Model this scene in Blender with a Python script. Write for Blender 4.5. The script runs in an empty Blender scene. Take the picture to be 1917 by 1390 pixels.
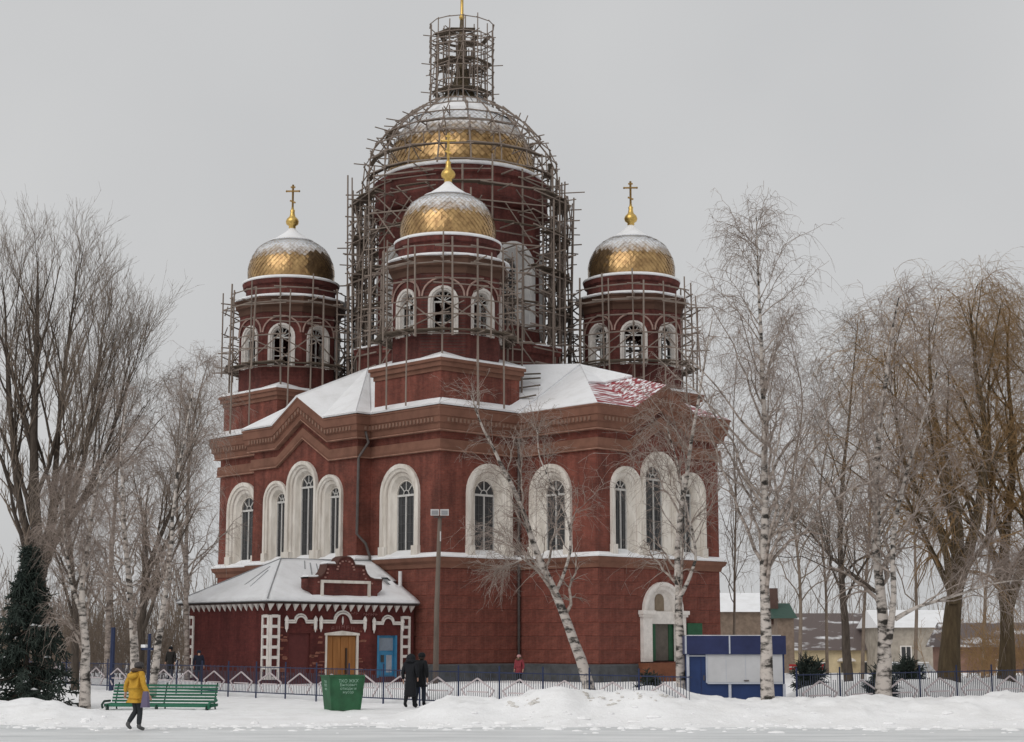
import bpy, bmesh, math, random
import numpy as np
from mathutils import Vector, Matrix, Quaternion
from mathutils.geometry import tessellate_polygon

scene = bpy.context.scene
COL = scene.collection
rng = np.random.default_rng(7)
random.seed(7)
PI = math.pi

# ------------------------------------------------------------------ camera
FPX, CAM_H, HOR = 3200.0, 2.1, 1200.0          # focal length in photo pixels, eye height, horizon row
PITCH = math.atan((HOR - 695) / FPX)
cam_data = bpy.data.cameras.new('camera')
cam_data.sensor_width = 36.0
cam_data.sensor_fit = 'HORIZONTAL'
cam_data.lens = 36.0 * FPX / 1917.0
cam_data.clip_start = 0.5
cam_data.clip_end = 3000
cam = bpy.data.objects.new('camera', cam_data)
COL.objects.link(cam)
cam.location = (0, 0, CAM_H)
cam.rotation_euler = (PI / 2 + PITCH, 0, 0)
scene.camera = cam

# ------------------------------------------------------------------ sky, sun, exposure
SUN_EL, SUN_AZ = math.radians(42), math.radians(215)   # azimuth clockwise from +Y
world = bpy.data.worlds.new('World')
scene.world = world
world.use_nodes = True
nt = world.node_tree
nt.nodes.clear()
n_out = nt.nodes.new('ShaderNodeOutputWorld')
n_bg = nt.nodes.new('ShaderNodeBackground')
n_sky = nt.nodes.new('ShaderNodeTexSky')
n_sky.sky_type = 'NISHITA'
n_sky.sun_disc = False
n_sky.sun_elevation = SUN_EL
n_sky.sun_rotation = SUN_AZ
n_sky.dust_density = 6.0
n_sky.air_density = 1.5
n_hs = nt.nodes.new('ShaderNodeHueSaturation')
n_hs.inputs['Saturation'].default_value = 0.12
n_mix = nt.nodes.new('ShaderNodeMix')
n_mix.data_type = 'RGBA'
n_mix.inputs['Factor'].default_value = 0.86             # closed cloud cover over the clear sky
n_mix.inputs[7].default_value = (5.98, 6.02, 6.06, 1)
nt.links.new(n_sky.outputs['Color'], n_hs.inputs['Color'])
nt.links.new(n_hs.outputs['Color'], n_mix.inputs[6])
n_tc = nt.nodes.new('ShaderNodeTexCoord')
n_cl = nt.nodes.new('ShaderNodeTexNoise'); n_cl.inputs['Scale'].default_value = 3.0; n_cl.inputs['Detail'].default_value = 4
nt.links.new(n_tc.outputs['Generated'], n_cl.inputs['Vector'])
n_rp = nt.nodes.new('ShaderNodeValToRGB')
n_rp.color_ramp.elements[0].position = 0.3; n_rp.color_ramp.elements[0].color = (0.93, 0.935, 0.945, 1)
n_rp.color_ramp.elements[1].position = 0.7; n_rp.color_ramp.elements[1].color = (1.05, 1.05, 1.05, 1)
nt.links.new(n_cl.outputs['Fac'], n_rp.inputs['Fac'])
n_ml = nt.nodes.new('ShaderNodeMix'); n_ml.data_type = 'RGBA'; n_ml.blend_type = 'MULTIPLY'; n_ml.inputs['Factor'].default_value = 1.0
nt.links.new(n_mix.outputs[2], n_ml.inputs[6]); nt.links.new(n_rp.outputs[0], n_ml.inputs[7])
nt.links.new(n_ml.outputs[2], n_bg.inputs['Color'])
n_bg.inputs['Strength'].default_value = 0.1
nt.links.new(n_bg.outputs[0], n_out.inputs[0])

sun_data = bpy.data.lights.new('sun', 'SUN')
sun_data.energy = 0.95
sun_data.angle = math.radians(50)
sun_data.color = (1.0, 0.97, 0.93)
sun = bpy.data.objects.new('sun', sun_data)
COL.objects.link(sun)
sdir = Vector((math.sin(SUN_AZ) * math.cos(SUN_EL), math.cos(SUN_AZ) * math.cos(SUN_EL), math.sin(SUN_EL)))
sun.rotation_euler = sdir.to_track_quat('Z', 'Y').to_euler()
sun.location = (-20, -20, 60)

vs = scene.view_settings
vs.view_transform = 'Standard'
vs.look = 'None'
vs.exposure = 0.06
vs.gamma = 1.0
vs.use_curve_mapping = False

# ------------------------------------------------------------------ photo -> world
_c, _s = math.cos(PITCH), math.sin(PITCH)
def at(px, py, Y):
    a = (px - 958.5) / FPX
    b = -(py - 695) / FPX
    r = Vector((a, _c - b * _s, _s + b * _c)) * (Y / (_c - b * _s))
    return r + Vector((0, 0, CAM_H))

# ------------------------------------------------------------------ materials
MATS = {}
def mat(name, col, rough=0.8, var=0.15, scale=3.0, metal=0.0, bump=0.0, bscale=30.0, col2=None, stretch=(1, 1, 1), spec=0.3, emit=None):
    if name in MATS:
        return MATS[name]
    m = bpy.data.materials.new(name)
    m.use_nodes = True
    t = m.node_tree
    b = t.nodes['Principled BSDF']
    b.inputs['Roughness'].default_value = rough
    b.inputs['Metallic'].default_value = metal
    b.inputs['Specular IOR Level'].default_value = spec
    tc = t.nodes.new('ShaderNodeTexCoord')
    mp = t.nodes.new('ShaderNodeMapping')
    mp.inputs['Scale'].default_value = stretch
    t.links.new(tc.outputs['Object'], mp.inputs['Vector'])
    no = t.nodes.new('ShaderNodeTexNoise')
    no.inputs['Scale'].default_value = scale
    no.inputs['Detail'].default_value = 6
    no.inputs['Roughness'].default_value = 0.65
    t.links.new(mp.outputs[0], no.inputs['Vector'])
    rp = t.nodes.new('ShaderNodeValToRGB')
    c = np.array(col)
    if col2 is None:
        lo, hi = c * (1 - var), np.minimum(c * (1 + var), 0.95)
    else:
        lo, hi = c, np.array(col2)
    rp.color_ramp.elements[0].position = 0.32
    rp.color_ramp.elements[1].position = 0.68
    rp.color_ramp.elements[0].color = (*lo, 1)
    rp.color_ramp.elements[1].color = (*hi, 1)
    t.links.new(no.outputs['Fac'], rp.inputs['Fac'])
    t.links.new(rp.outputs[0], b.inputs['Base Color'])
    if bump > 0:
        n2 = t.nodes.new('ShaderNodeTexNoise')
        n2.inputs['Scale'].default_value = bscale
        n2.inputs['Detail'].default_value = 5
        t.links.new(mp.outputs[0], n2.inputs['Vector'])
        bp = t.nodes.new('ShaderNodeBump')
        bp.inputs['Strength'].default_value = bump
        bp.inputs['Distance'].default_value = 0.05
        t.links.new(n2.outputs['Fac'], bp.inputs['Height'])
        t.links.new(bp.outputs[0], b.inputs['Normal'])
    MATS[name] = m
    return m

def mat_brick(name, c1, c2, mortar, stain=0.5):
    m = bpy.data.materials.new(name)
    m.use_nodes = True
    t = m.node_tree
    L = t.links.new
    b = t.nodes['Principled BSDF']
    b.inputs['Roughness'].default_value = 0.9
    b.inputs['Specular IOR Level'].default_value = 0.2
    tc = t.nodes.new('ShaderNodeTexCoord')
    sx = t.nodes.new('ShaderNodeSeparateXYZ')
    L(tc.outputs['Object'], sx.inputs[0])
    ad = t.nodes.new('ShaderNodeMath'); ad.operation = 'ADD'
    L(sx.outputs[0], ad.inputs[0]); L(sx.outputs[1], ad.inputs[1])
    cb = t.nodes.new('ShaderNodeCombineXYZ')
    L(ad.outputs[0], cb.inputs[0]); L(sx.outputs[2], cb.inputs[1])
    br = t.nodes.new('ShaderNodeTexBrick')
    br.inputs['Scale'].default_value = 1.0
    br.inputs['Brick Width'].default_value = 0.27
    br.inputs['Row Height'].default_value = 0.08
    br.inputs['Mortar Size'].default_value = 0.008
    br.inputs['Color1'].default_value = (*c1, 1)
    br.inputs['Color2'].default_value = (*c2, 1)
    br.inputs['Mortar'].default_value = (*mortar, 1)
    L(cb.outputs[0], br.inputs['Vector'])
    no = t.nodes.new('ShaderNodeTexNoise')
    no.inputs['Scale'].default_value = 0.8
    no.inputs['Detail'].default_value = 8
    no.inputs['Roughness'].default_value = 0.6
    L(tc.outputs['Object'], no.inputs['Vector'])
    rp = t.nodes.new('ShaderNodeValToRGB')
    rp.color_ramp.elements[0].position = 0.35
    rp.color_ramp.elements[1].position = 0.7
    rp.color_ramp.elements[0].color = (1 - stain * 0.75, 1 - stain * 0.6, 1 - stain * 0.55, 1)
    rp.color_ramp.elements[1].color = (1.12, 1.1, 1.1, 1)
    L(no.outputs['Fac'], rp.inputs['Fac'])
    mx = t.nodes.new('ShaderNodeMix'); mx.data_type = 'RGBA'; mx.blend_type = 'MULTIPLY'
    mx.inputs['Factor'].default_value = 1
    L(br.outputs['Color'], mx.inputs[6]); L(rp.outputs[0], mx.inputs[7])
    # rain streaks running down the wall
    mp = t.nodes.new('ShaderNodeMapping'); mp.inputs['Scale'].default_value = (2.2, 2.2, 0.18)
    L(tc.outputs['Object'], mp.inputs[0])
    n2 = t.nodes.new('ShaderNodeTexNoise'); n2.inputs['Scale'].default_value = 1.0; n2.inputs['Detail'].default_value = 4
    L(mp.outputs[0], n2.inputs['Vector'])
    r2 = t.nodes.new('ShaderNodeValToRGB')
    r2.color_ramp.elements[0].position = 0.38; r2.color_ramp.elements[0].color = (0.75, 0.74, 0.76, 1)
    r2.color_ramp.elements[1].position = 0.62; r2.color_ramp.elements[1].color = (1.05, 1.05, 1.05, 1)
    L(n2.outputs['Fac'], r2.inputs['Fac'])
    m2 = t.nodes.new('ShaderNodeMix'); m2.data_type = 'RGBA'; m2.blend_type = 'MULTIPLY'; m2.inputs['Factor'].default_value = 1
    L(mx.outputs[2], m2.inputs[6]); L(r2.outputs[0], m2.inputs[7])
    n3 = t.nodes.new('ShaderNodeTexNoise'); n3.inputs['Scale'].default_value = 5.0; n3.inputs['Detail'].default_value = 8; n3.inputs['Roughness'].default_value = 0.75
    L(tc.outputs['Object'], n3.inputs['Vector'])
    r3 = t.nodes.new('ShaderNodeValToRGB')
    r3.color_ramp.elements[0].position = 0.3; r3.color_ramp.elements[0].color = (0.72, 0.74, 0.76, 1)
    r3.color_ramp.elements[1].position = 0.72; r3.color_ramp.elements[1].color = (1.3, 1.32, 1.34, 1)
    L(n3.outputs['Fac'], r3.inputs['Fac'])
    m3 = t.nodes.new('ShaderNodeMix'); m3.data_type = 'RGBA'; m3.blend_type = 'MULTIPLY'; m3.inputs['Factor'].default_value = 1
    L(m2.outputs[2], m3.inputs[6]); L(r3.outputs[0], m3.inputs[7])
    L(m3.outputs[2], b.inputs['Base Color'])
    bp = t.nodes.new('ShaderNodeBump'); bp.inputs['Strength'].default_value = 0.35; bp.inputs['Distance'].default_value = 0.02
    L(br.outputs['Fac'], bp.inputs['Height']); bp.invert = True
    L(bp.outputs[0], b.inputs['Normal'])
    MATS[name] = m
    return m

def mat_snow(name, base=(0.86, 0.87, 0.89), dirt=0.12):
    m = bpy.data.materials.new(name)
    m.use_nodes = True
    t = m.node_tree; L = t.links.new
    b = t.nodes['Principled BSDF']
    b.inputs['Roughness'].default_value = 0.75
    b.inputs['Specular IOR Level'].default_value = 0.25
    tc = t.nodes.new('ShaderNodeTexCoord')
    n1 = t.nodes.new('ShaderNodeTexNoise'); n1.inputs['Scale'].default_value = 0.9; n1.inputs['Detail'].default_value = 9; n1.inputs['Roughness'].default_value = 0.7
    L(tc.outputs['Object'], n1.inputs['Vector'])
    rp = t.nodes.new('ShaderNodeValToRGB')
    rp.color_ramp.elements[0].position = 0.3
    rp.color_ramp.elements[0].color = (base[0] * (1 - dirt * 1.1), base[1] * (1 - dirt * 1.15), base[2] * (1 - dirt * 1.25), 1)
    rp.color_ramp.elements[1].position = 0.55
    rp.color_ramp.elements[1].color = (*base, 1)
    L(n1.outputs['Fac'], rp.inputs['Fac'])
    ng = t.nodes.new('ShaderNodeTexNoise'); ng.inputs['Scale'].default_value = 4.5; ng.inputs['Detail'].default_value = 10; ng.inputs['Roughness'].default_value = 0.8
    L(tc.outputs['Object'], ng.inputs['Vector'])
    rg_ = t.nodes.new('ShaderNodeValToRGB')
    rg_.color_ramp.elements[0].position = 0.64; rg_.color_ramp.elements[0].color = (0, 0, 0, 1)
    rg_.color_ramp.elements[1].position = 0.74; rg_.color_ramp.elements[1].color = (dirt * 4, dirt * 4, dirt * 4, 1)
    L(ng.outputs['Fac'], rg_.inputs['Fac'])
    mg = t.nodes.new('ShaderNodeMix'); mg.data_type = 'RGBA'
    L(rg_.outputs[0], mg.inputs['Factor']); L(rp.outputs[0], mg.inputs[6]); mg.inputs[7].default_value = (0.40, 0.37, 0.33, 1)
    L(mg.outputs[2], b.inputs['Base Color'])
    n2 = t.nodes.new('ShaderNodeTexNoise'); n2.inputs['Scale'].default_value = 7; n2.inputs['Detail'].default_value = 8; n2.inputs['Roughness'].default_value = 0.7
    L(tc.outputs['Object'], n2.inputs['Vector'])
    bp = t.nodes.new('ShaderNodeBump'); bp.inputs['Strength'].default_value = 0.5; bp.inputs['Distance'].default_value = 0.08
    L(n2.outputs['Fac'], bp.inputs['Height'])
    L(bp.outputs[0], b.inputs['Normal'])
    MATS[name] = m
    return m

def mat_two(name, colA, colB, vec_scale, scale, thr, width=0.06, rough=0.6, metalA=0.0, bump=0.3):
    """two colours split by stretched noise: birch bark, snow-streaked metal"""
    m = bpy.data.materials.new(name)
    m.use_nodes = True
    t = m.node_tree; L = t.links.new
    b = t.nodes['Principled BSDF']
    b.inputs['Roughness'].default_value = rough
    b.inputs['Specular IOR Level'].default_value = 0.25
    tc = t.nodes.new('ShaderNodeTexCoord')
    mp = t.nodes.new('ShaderNodeMapping'); mp.inputs['Scale'].default_value = vec_scale
    L(tc.outputs['Object'], mp.inputs[0])
    n1 = t.nodes.new('ShaderNodeTexNoise'); n1.inputs['Scale'].default_value = scale; n1.inputs['Detail'].default_value = 5; n1.inputs['Roughness'].default_value = 0.6
    L(mp.outputs[0], n1.inputs['Vector'])
    rp = t.nodes.new('ShaderNodeValToRGB')
    rp.color_ramp.elements[0].position = thr - width; rp.color_ramp.elements[0].color = (*colA, 1)
    rp.color_ramp.elements[1].position = thr + width; rp.color_ramp.elements[1].color = (*colB, 1)
    L(n1.outputs['Fac'], rp.inputs['Fac'])
    L(rp.outputs[0], b.inputs['Base Color'])
    bp = t.nodes.new('ShaderNodeBump'); bp.inputs['Strength'].default_value = bump; bp.inputs['Distance'].default_value = 0.03
    L(n1.outputs['Fac'], bp.inputs['Height']); L(bp.outputs[0], b.inputs['Normal'])
    MATS[name] = m
    return m

def mat_gold(name):
    """gilded shingles, dusted with lying snow towards the top of the dome"""
    m = bpy.data.materials.new(name)
    m.use_nodes = True
    t = m.node_tree; L = t.links.new
    b = t.nodes['Principled BSDF']
    tc = t.nodes.new('ShaderNodeTexCoord')
    ge = t.nodes.new('ShaderNodeNewGeometry')
    n1 = t.nodes.new('ShaderNodeTexNoise'); n1.inputs['Scale'].default_value = 2.2; n1.inputs['Detail'].default_value = 7; n1.inputs['Roughness'].default_value = 0.7
    L(tc.outputs['Object'], n1.inputs['Vector'])
    rp = t.nodes.new('ShaderNodeValToRGB')
    rp.color_ramp.elements[0].position = 0.3; rp.color_ramp.elements[0].color = (0.21, 0.115, 0.05, 1)
    rp.color_ramp.elements[1].position = 0.62; rp.color_ramp.elements[1].color = (0.54, 0.35, 0.155, 1)
    L(n1.outputs['Fac'], rp.inputs['Fac'])
    sx = t.nodes.new('ShaderNodeSeparateXYZ'); L(ge.outputs['Normal'], sx.inputs[0])
    n2 = t.nodes.new('ShaderNodeTexNoise'); n2.inputs['Scale'].default_value = 2.6; n2.inputs['Detail'].default_value = 9; n2.inputs['Roughness'].default_value = 0.7
    L(tc.outputs['Object'], n2.inputs['Vector'])
    a1 = t.nodes.new('ShaderNodeMath'); a1.operation = 'MULTIPLY_ADD'
    L(n2.outputs['Fac'], a1.inputs[0]); a1.inputs[1].default_value = 0.62; L(sx.outputs[2], a1.inputs[2])
    r2 = t.nodes.new('ShaderNodeValToRGB')
    r2.color_ramp.elements[0].position = 0.75; r2.color_ramp.elements[0].color = (0, 0, 0, 1)
    r2.color_ramp.elements[1].position = 1.10 - 0.1; r2.color_ramp.elements[1].color = (1, 1, 1, 1)
    L(a1.outputs[0], r2.inputs['Fac'])
    mx = t.nodes.new('ShaderNodeMix'); mx.data_type = 'RGBA'
    L(r2.outputs[0], mx.inputs['Factor']); L(rp.outputs[0], mx.inputs[6]); mx.inputs[7].default_value = (0.8, 0.81, 0.83, 1)
    L(mx.outputs[2], b.inputs['Base Color'])
    inv = t.nodes.new('ShaderNodeMath'); inv.operation = 'MULTIPLY_ADD'
    L(r2.outputs[0], inv.inputs[0]); inv.inputs[1].default_value = -0.7; inv.inputs[2].default_value = 0.7
    L(inv.outputs[0], b.inputs['Metallic'])
    b.inputs['Roughness'].default_value = 0.24
    MATS[name] = m
    return m

BRICK = mat_brick('brick_red', (0.238, 0.072, 0.049), (0.198, 0.058, 0.040), (0.19, 0.085, 0.068))
BRICK2 = mat_brick('brick_upper', (0.175, 0.05, 0.04), (0.14, 0.042, 0.034), (0.13, 0.06, 0.05))
PORCHB = mat_brick('brick_painted', (0.135, 0.033, 0.028), (0.115, 0.028, 0.025), (0.10, 0.035, 0.03), 0.35)
CORN = mat('cornice_brown', (0.145, 0.068, 0.046), 0.9, 0.3, 0.9, col2=(0.225, 0.108, 0.074))
CORN2 = mat('cornice_dark', (0.095, 0.052, 0.036), 0.9, 0.3, 1.2, col2=(0.13, 0.07, 0.05))
PALEB = mat('pale_fillet', (0.29, 0.16, 0.115), 0.9, 0.3, 2)
PLINTH = mat('granite', (0.075, 0.078, 0.082), 0.9, 0.3, 2.0, bump=0.3)
CREAM = mat('cream_stucco', (0.53, 0.48, 0.42), 0.85, 0.3, 1.4, col2=(0.80, 0.76, 0.70), stretch=(1.6, 1.6, 0.35))
WHITE = mat('white_paint', (0.70, 0.66, 0.62), 0.7, 0.12, 4.0)
GLASS = mat('window_glass', (0.045, 0.046, 0.048), 0.3, 0.3, 0.8, spec=0.35)
MUNTIN = mat('window_wood', (0.55, 0.54, 0.52), 0.7, 0.1, 4)
SNOW = mat_snow('snow', (0.92, 0.92, 0.925), 0.10)
BARD = mat('thin_bar', (0.10, 0.10, 0.10), 0.7)
SNOWR = mat_snow('roof_snow', (0.85, 0.855, 0.87), 0.11)
SNOWD = mat_snow('dirty_snow', (0.70, 0.68, 0.65), 0.4)
GOLD = mat_gold('gold_shingle')
GOLDP = mat('gold_plain', (0.62, 0.42, 0.13), 0.35, 0.2, 5, metal=0.85)
PAINTREFL = mat('painted_reflection', (0.075, 0.048, 0.026), 0.45, 0.4, 4, col2=(0.20, 0.125, 0.06), metal=0.4)  # dark reflection of drum and scaffold, painted into the shingle colour
GOLDD = mat('bronze_dark', (0.10, 0.075, 0.045), 0.5, 0.4, 5, metal=0.4)
POLE = mat('weathered_timber', (0.14, 0.112, 0.095), 0.9, 0.35, 2.5, col2=(0.31, 0.25, 0.21))
PLANK = mat('scaffold_plank', (0.085, 0.065, 0.05), 0.95, 0.3, 3, col2=(0.17, 0.135, 0.1))
REDMETAL = mat_two('red_roof_streaked', (0.27, 0.035, 0.045), (0.84, 0.85, 0.87), (0.5, 4.0, 4.0), 1.6, 0.52, 0.05, 0.5)
PIPE = mat('drain_pipe', (0.10, 0.085, 0.08), 0.6, 0.2, 3)
PIPEW = mat('white_pipe', (0.62, 0.60, 0.60), 0.5, 0.1, 3)
TIN = mat('grey_tin', (0.30, 0.31, 0.32), 0.5, 0.2, 2)
BIRCH = mat_two('birch_bark', (0.04, 0.036, 0.032), (0.50, 0.45, 0.41), (3.0, 3.0, 7.0), 0.9, 0.465, 0.07, 0.85)
BIRCHL = mat_two('birch_limb', (0.12, 0.095, 0.08), (0.40, 0.34, 0.30), (4.0, 4.0, 9.0), 1.0, 0.47, 0.12, 0.85)
BARK = mat('dark_bark', (0.045, 0.035, 0.028), 0.95, 0.4, 4, col2=(0.10, 0.08, 0.065), bump=0.6, bscale=14, stretch=(3, 3, 0.6))
BARKW = mat('willow_bark', (0.055, 0.038, 0.022), 0.95, 0.4, 4, col2=(0.11, 0.08, 0.045), bump=0.7, bscale=12, stretch=(3, 3, 0.5))
TWIG = mat('twig_birch', (0.185, 0.14, 0.115), 0.9, 0.3, 1.5, col2=(0.40, 0.335, 0.295))
TWIGD = mat('twig_dark', (0.125, 0.095, 0.072), 0.9, 0.3, 1.5, col2=(0.25, 0.20, 0.16))
TWIGW = mat('twig_willow', (0.18, 0.105, 0.045), 0.9, 0.3, 1.0, col2=(0.34, 0.215, 0.10))
NEEDLE = mat('spruce_needles', (0.016, 0.026, 0.022), 0.9, 0.4, 3, col2=(0.05, 0.066, 0.054))
GREENP = mat('bench_green', (0.012, 0.095, 0.055), 0.6, 0.3, 5, col2=(0.04, 0.17, 0.105))
BIN = mat('bin_green', (0.022, 0.075, 0.035), 0.65, 0.3, 2.2, col2=(0.035, 0.135, 0.062))
BINTXT = mat('bin_lettering', (0.30, 0.46, 0.36), 0.7, 0.1, 5)
IRON = mat('cast_iron', (0.02, 0.045, 0.035), 0.6, 0.3, 6)
FBLUE = mat('fence_blue', (0.020, 0.030, 0.075), 0.6, 0.3, 4)
FGREY = mat('fence_picket', (0.06, 0.068, 0.10), 0.7, 0.25, 4)
FWHITE = mat('fence_ornament', (0.50, 0.44, 0.45), 0.7, 0.15, 4)
KBLUE = mat('kiosk_blue', (0.016, 0.036, 0.115), 0.5, 0.2, 2)
KBLUE2 = mat('kiosk_fascia', (0.020, 0.027, 0.085), 0.55, 0.2, 2)
KPANEL = mat('kiosk_panel', (0.50, 0.50, 0.51), 0.6, 0.08, 2)
KTRIM = mat('kiosk_trim', (0.45, 0.47, 0.52), 0.6, 0.1, 3)
CONC = mat('concrete_pole', (0.145, 0.115, 0.095), 0.9, 0.25, 2, stretch=(1, 1, 0.3))
LAMPH = mat('lamp_housing', (0.50, 0.49, 0.48), 0.5, 0.1, 4)
LAMPG = mat('lamp_glass', (0.26, 0.26, 0.27), 0.25, 0.1, 4)

# ------------------------------------------------------------------ mesh helpers
def np_mesh(name, V, F):
    V = np.asarray(V, np.float32); F = np.asarray(F, np.int32)
    me = bpy.data.meshes.new(name)
    k = F.shape[1]
    me.vertices.add(len(V)); me.vertices.foreach_set('co', V.ravel())
    me.loops.add(F.size); me.loops.foreach_set('vertex_index', F.ravel())
    me.polygons.add(len(F))
    me.polygons.foreach_set('loop_start', np.arange(0, F.size, k, dtype=np.int32))
    me.update(calc_edges=True)
    return me

def link(name, me, m=None, parent=None, smooth=False):
    o = bpy.data.objects.new(name, me)
    if m is not None and me is not None and len(me.materials) == 0:
        me.materials.append(m)
    COL.objects.link(o)
    if parent is not None:
        o.parent = parent
    if smooth and me is not None:
        me.polygons.foreach_set('use_smooth', [True] * len(me.polygons))
    return o

def tag(o, label=None, cat=None, group=None, kind=None):
    if label: o['label'] = label
    if cat: o['category'] = cat
    if group: o['group'] = group
    if kind: o['kind'] = kind
    return o

def empty(name, loc, rz=0.0, parent=None):
    o = bpy.data.objects.new(name, None)
    COL.objects.link(o)
    o.location = loc
    o.rotation_euler = (0, 0, rz)
    o.empty_display_size = 0.3
    if parent is not None: o.parent = parent
    return o

class MB:
    def __init__(s):
        s.v = []; s.f = []
    def add(s, vs, fs):
        b = len(s.v)
        s.v += [tuple(v) for v in vs]
        s.f += [tuple(i + b for i in f) for f in fs]
        return s
    def box(s, x0, x1, y0, y1, z0, z1):
        return s.add([(x0, y0, z0), (x1, y0, z0), (x1, y1, z0), (x0, y1, z0), (x0, y0, z1), (x1, y0, z1), (x1, y1, z1), (x0, y1, z1)],
                     [(0, 3, 2, 1), (4, 5, 6, 7), (0, 1, 5, 4), (1, 2, 6, 5), (2, 3, 7, 6), (3, 0, 4, 7)])
    def bar(s, a, b, w, h=None, up=(0, 0, 1)):
        """rectangular bar from a to b"""
        h = h or w
        a, b = Vector(a), Vector(b)
        d = (b - a).normalized()
        u = Vector(up)
        if abs(d.dot(u)) > 0.98: u = Vector((1, 0, 0))
        r = d.cross(u).normalized() * w / 2
        t = r.cross(d).normalized() * h / 2
        vs = [a - r - t, a + r - t, a + r + t, a - r + t, b - r - t, b + r - t, b + r + t, b - r + t]
        return s.add(vs, [(0, 3, 2, 1), (4, 5, 6, 7), (0, 1, 5, 4), (1, 2, 6, 5), (2, 3, 7, 6), (3, 0, 4, 7)])
    def tube(s, pts, rad, n=6, cap=True):
        pts = [Vector(p) for p in pts]
        if not hasattr(rad, '__len__'): rad = [rad] * len(pts)
        vs = []; fs = []
        ref = Vector((0.3, 0.9, 0.1)).normalized()
        for i, p in enumerate(pts):
            d = (pts[min(i + 1, len(pts) - 1)] - pts[max(i - 1, 0)]).normalized()
            a = ref - d * ref.dot(d)
            if a.length < 0.05: a = Vector((1, 0, 0)) - d * d.x
            a.normalize(); ref = a
            c = d.cross(a)
            for k in range(n):
                t = 2 * PI * k / n
                vs.append(p + (a * math.cos(t) + c * math.sin(t)) * rad[i])
        for i in range(len(pts) - 1):
            for k in range(n):
                fs.append((i * n + k, i * n + (k + 1) % n, (i + 1) * n + (k + 1) % n, (i + 1) * n + k))
        if cap:
            fs.append(tuple(reversed(range(n)))); e = (len(pts) - 1) * n
            fs.append(tuple(range(e, e + n)))
        return s.add(vs, fs)
    def lathe(s, prof, n=24, c=(0, 0), rot=0.0, cap=True):
        vs = []; fs = []
        for r, z in prof:
            for k in range(n):
                t = rot + 2 * PI * k / n
                vs.append((c[0] + r * math.cos(t), c[1] + r * math.sin(t), z))
        for i in range(len(prof) - 1):
            for k in range(n):
                fs.append((i * n + k, i * n + (k + 1) % n, (i + 1) * n + (k + 1) % n, (i + 1) * n + k))
        if cap:
            fs.append(tuple(reversed(range(n)))); e = (len(prof) - 1) * n
            fs.append(tuple(range(e, e + n)))
        return s.add(vs, fs)
    def poly(s, pts):
        return s.add(pts, [tuple(range(len(pts)))])
    def prism(s, outline, origin, U, Vv, N, depth):
        """outline (u,v) extruded along N by depth; caps tessellated"""
        O, U, Vv, N = Vector(origin), Vector(U), Vector(Vv), Vector(N)
        n = len(outline)
        A = [O + U * u + Vv * v for u, v in outline]
        B = [p + N * depth for p in A]
        tri = tessellate_polygon([[Vector((u, v, 0)) for u, v in outline]])
        fs = [tuple(t) for t in tri] + [tuple(i + n for i in t) for t in tri]
        fs += [(i, (i + 1) % n, n + (i + 1) % n, n + i) for i in range(n)]
        return s.add(A + B, fs)
    def build(s, name, m, parent=None, smooth=False, fix=True):
        me = bpy.data.meshes.new(name)
        me.from_pydata(s.v, [], s.f)
        if fix:
            bm = bmesh.new(); bm.from_mesh(me)
            bmesh.ops.recalc_face_normals(bm, faces=bm.faces)
            bm.to_mesh(me); bm.free()
        me.update()
        return link(name, me, m, parent, smooth)

_unit = {}
def unit_pole(m):
    """shared unit cylinder along +Z, radius 1, length 1"""
    if m.name not in _unit:
        b = MB().lathe([(1, 0), (0.85, 1)], 6)
        me = bpy.data.meshes.new('pole_' + m.name); me.from_pydata(b.v, [], b.f); me.update()
        me.materials.append(m)
        _unit[m.name] = me
    return _unit[m.name]
def unit_box(m):
    k = 'b' + m.name
    if k not in _unit:
        b = MB().box(-0.5, 0.5, -0.5, 0.5, 0, 1)
        me = bpy.data.meshes.new('box_' + m.name); me.from_pydata(b.v, [], b.f); me.update()
        me.materials.append(m)
        _unit[k] = me
    return _unit[k]
def pole(name, a, b, r, m, parent, box=None):
    a, b = Vector(a), Vector(b)
    d = b - a
    o = bpy.data.objects.new(name, unit_box(m) if box else unit_pole(m))
    COL.objects.link(o); o.parent = parent
    o.location = a
    o.rotation_mode = 'QUATERNION'
    if box:
        z = d.normalized()
        x = z.cross(Vector((0, 0, 1)))
        if x.length < 1e-3: x = Vector((1, 0, 0))
        x.normalize(); y = z.cross(x)
        o.rotation_quaternion = Matrix((x, y, z)).transposed().to_quaternion()
        o.scale = (box[0], box[1], d.length)
    else:
        o.rotation_quaternion = d.to_track_quat('Z', 'Y')
        o.scale = (r, r, d.length)
    return o

# smooth 2-D value noise for the terrain
_ng = rng.random((256, 256))
def vnoise(x, y):
    xi = np.floor(x).astype(int); yi = np.floor(y).astype(int)
    fx = x - xi; fy = y - yi
    fx = fx * fx * (3 - 2 * fx); fy = fy * fy * (3 - 2 * fy)
    g = lambda a, b: _ng[a % 256, b % 256]
    return (g(xi, yi) * (1 - fx) + g(xi + 1, yi) * fx) * (1 - fy) + (g(xi, yi + 1) * (1 - fx) + g(xi + 1, yi + 1) * fx) * fy
def fbm(x, y, o=4):
    s = 0; a = 0.5
    for k in range(o):
        s = s + a * (vnoise(x, y) - 0.5); x = x * 2.1 + 17; y = y * 2.1 + 5; a *= 0.5
    return s
def sstep(a, b, x):
    t = np.clip((x - a) / (b - a), 0, 1)
    return t * t * (3 - 2 * t)

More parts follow.
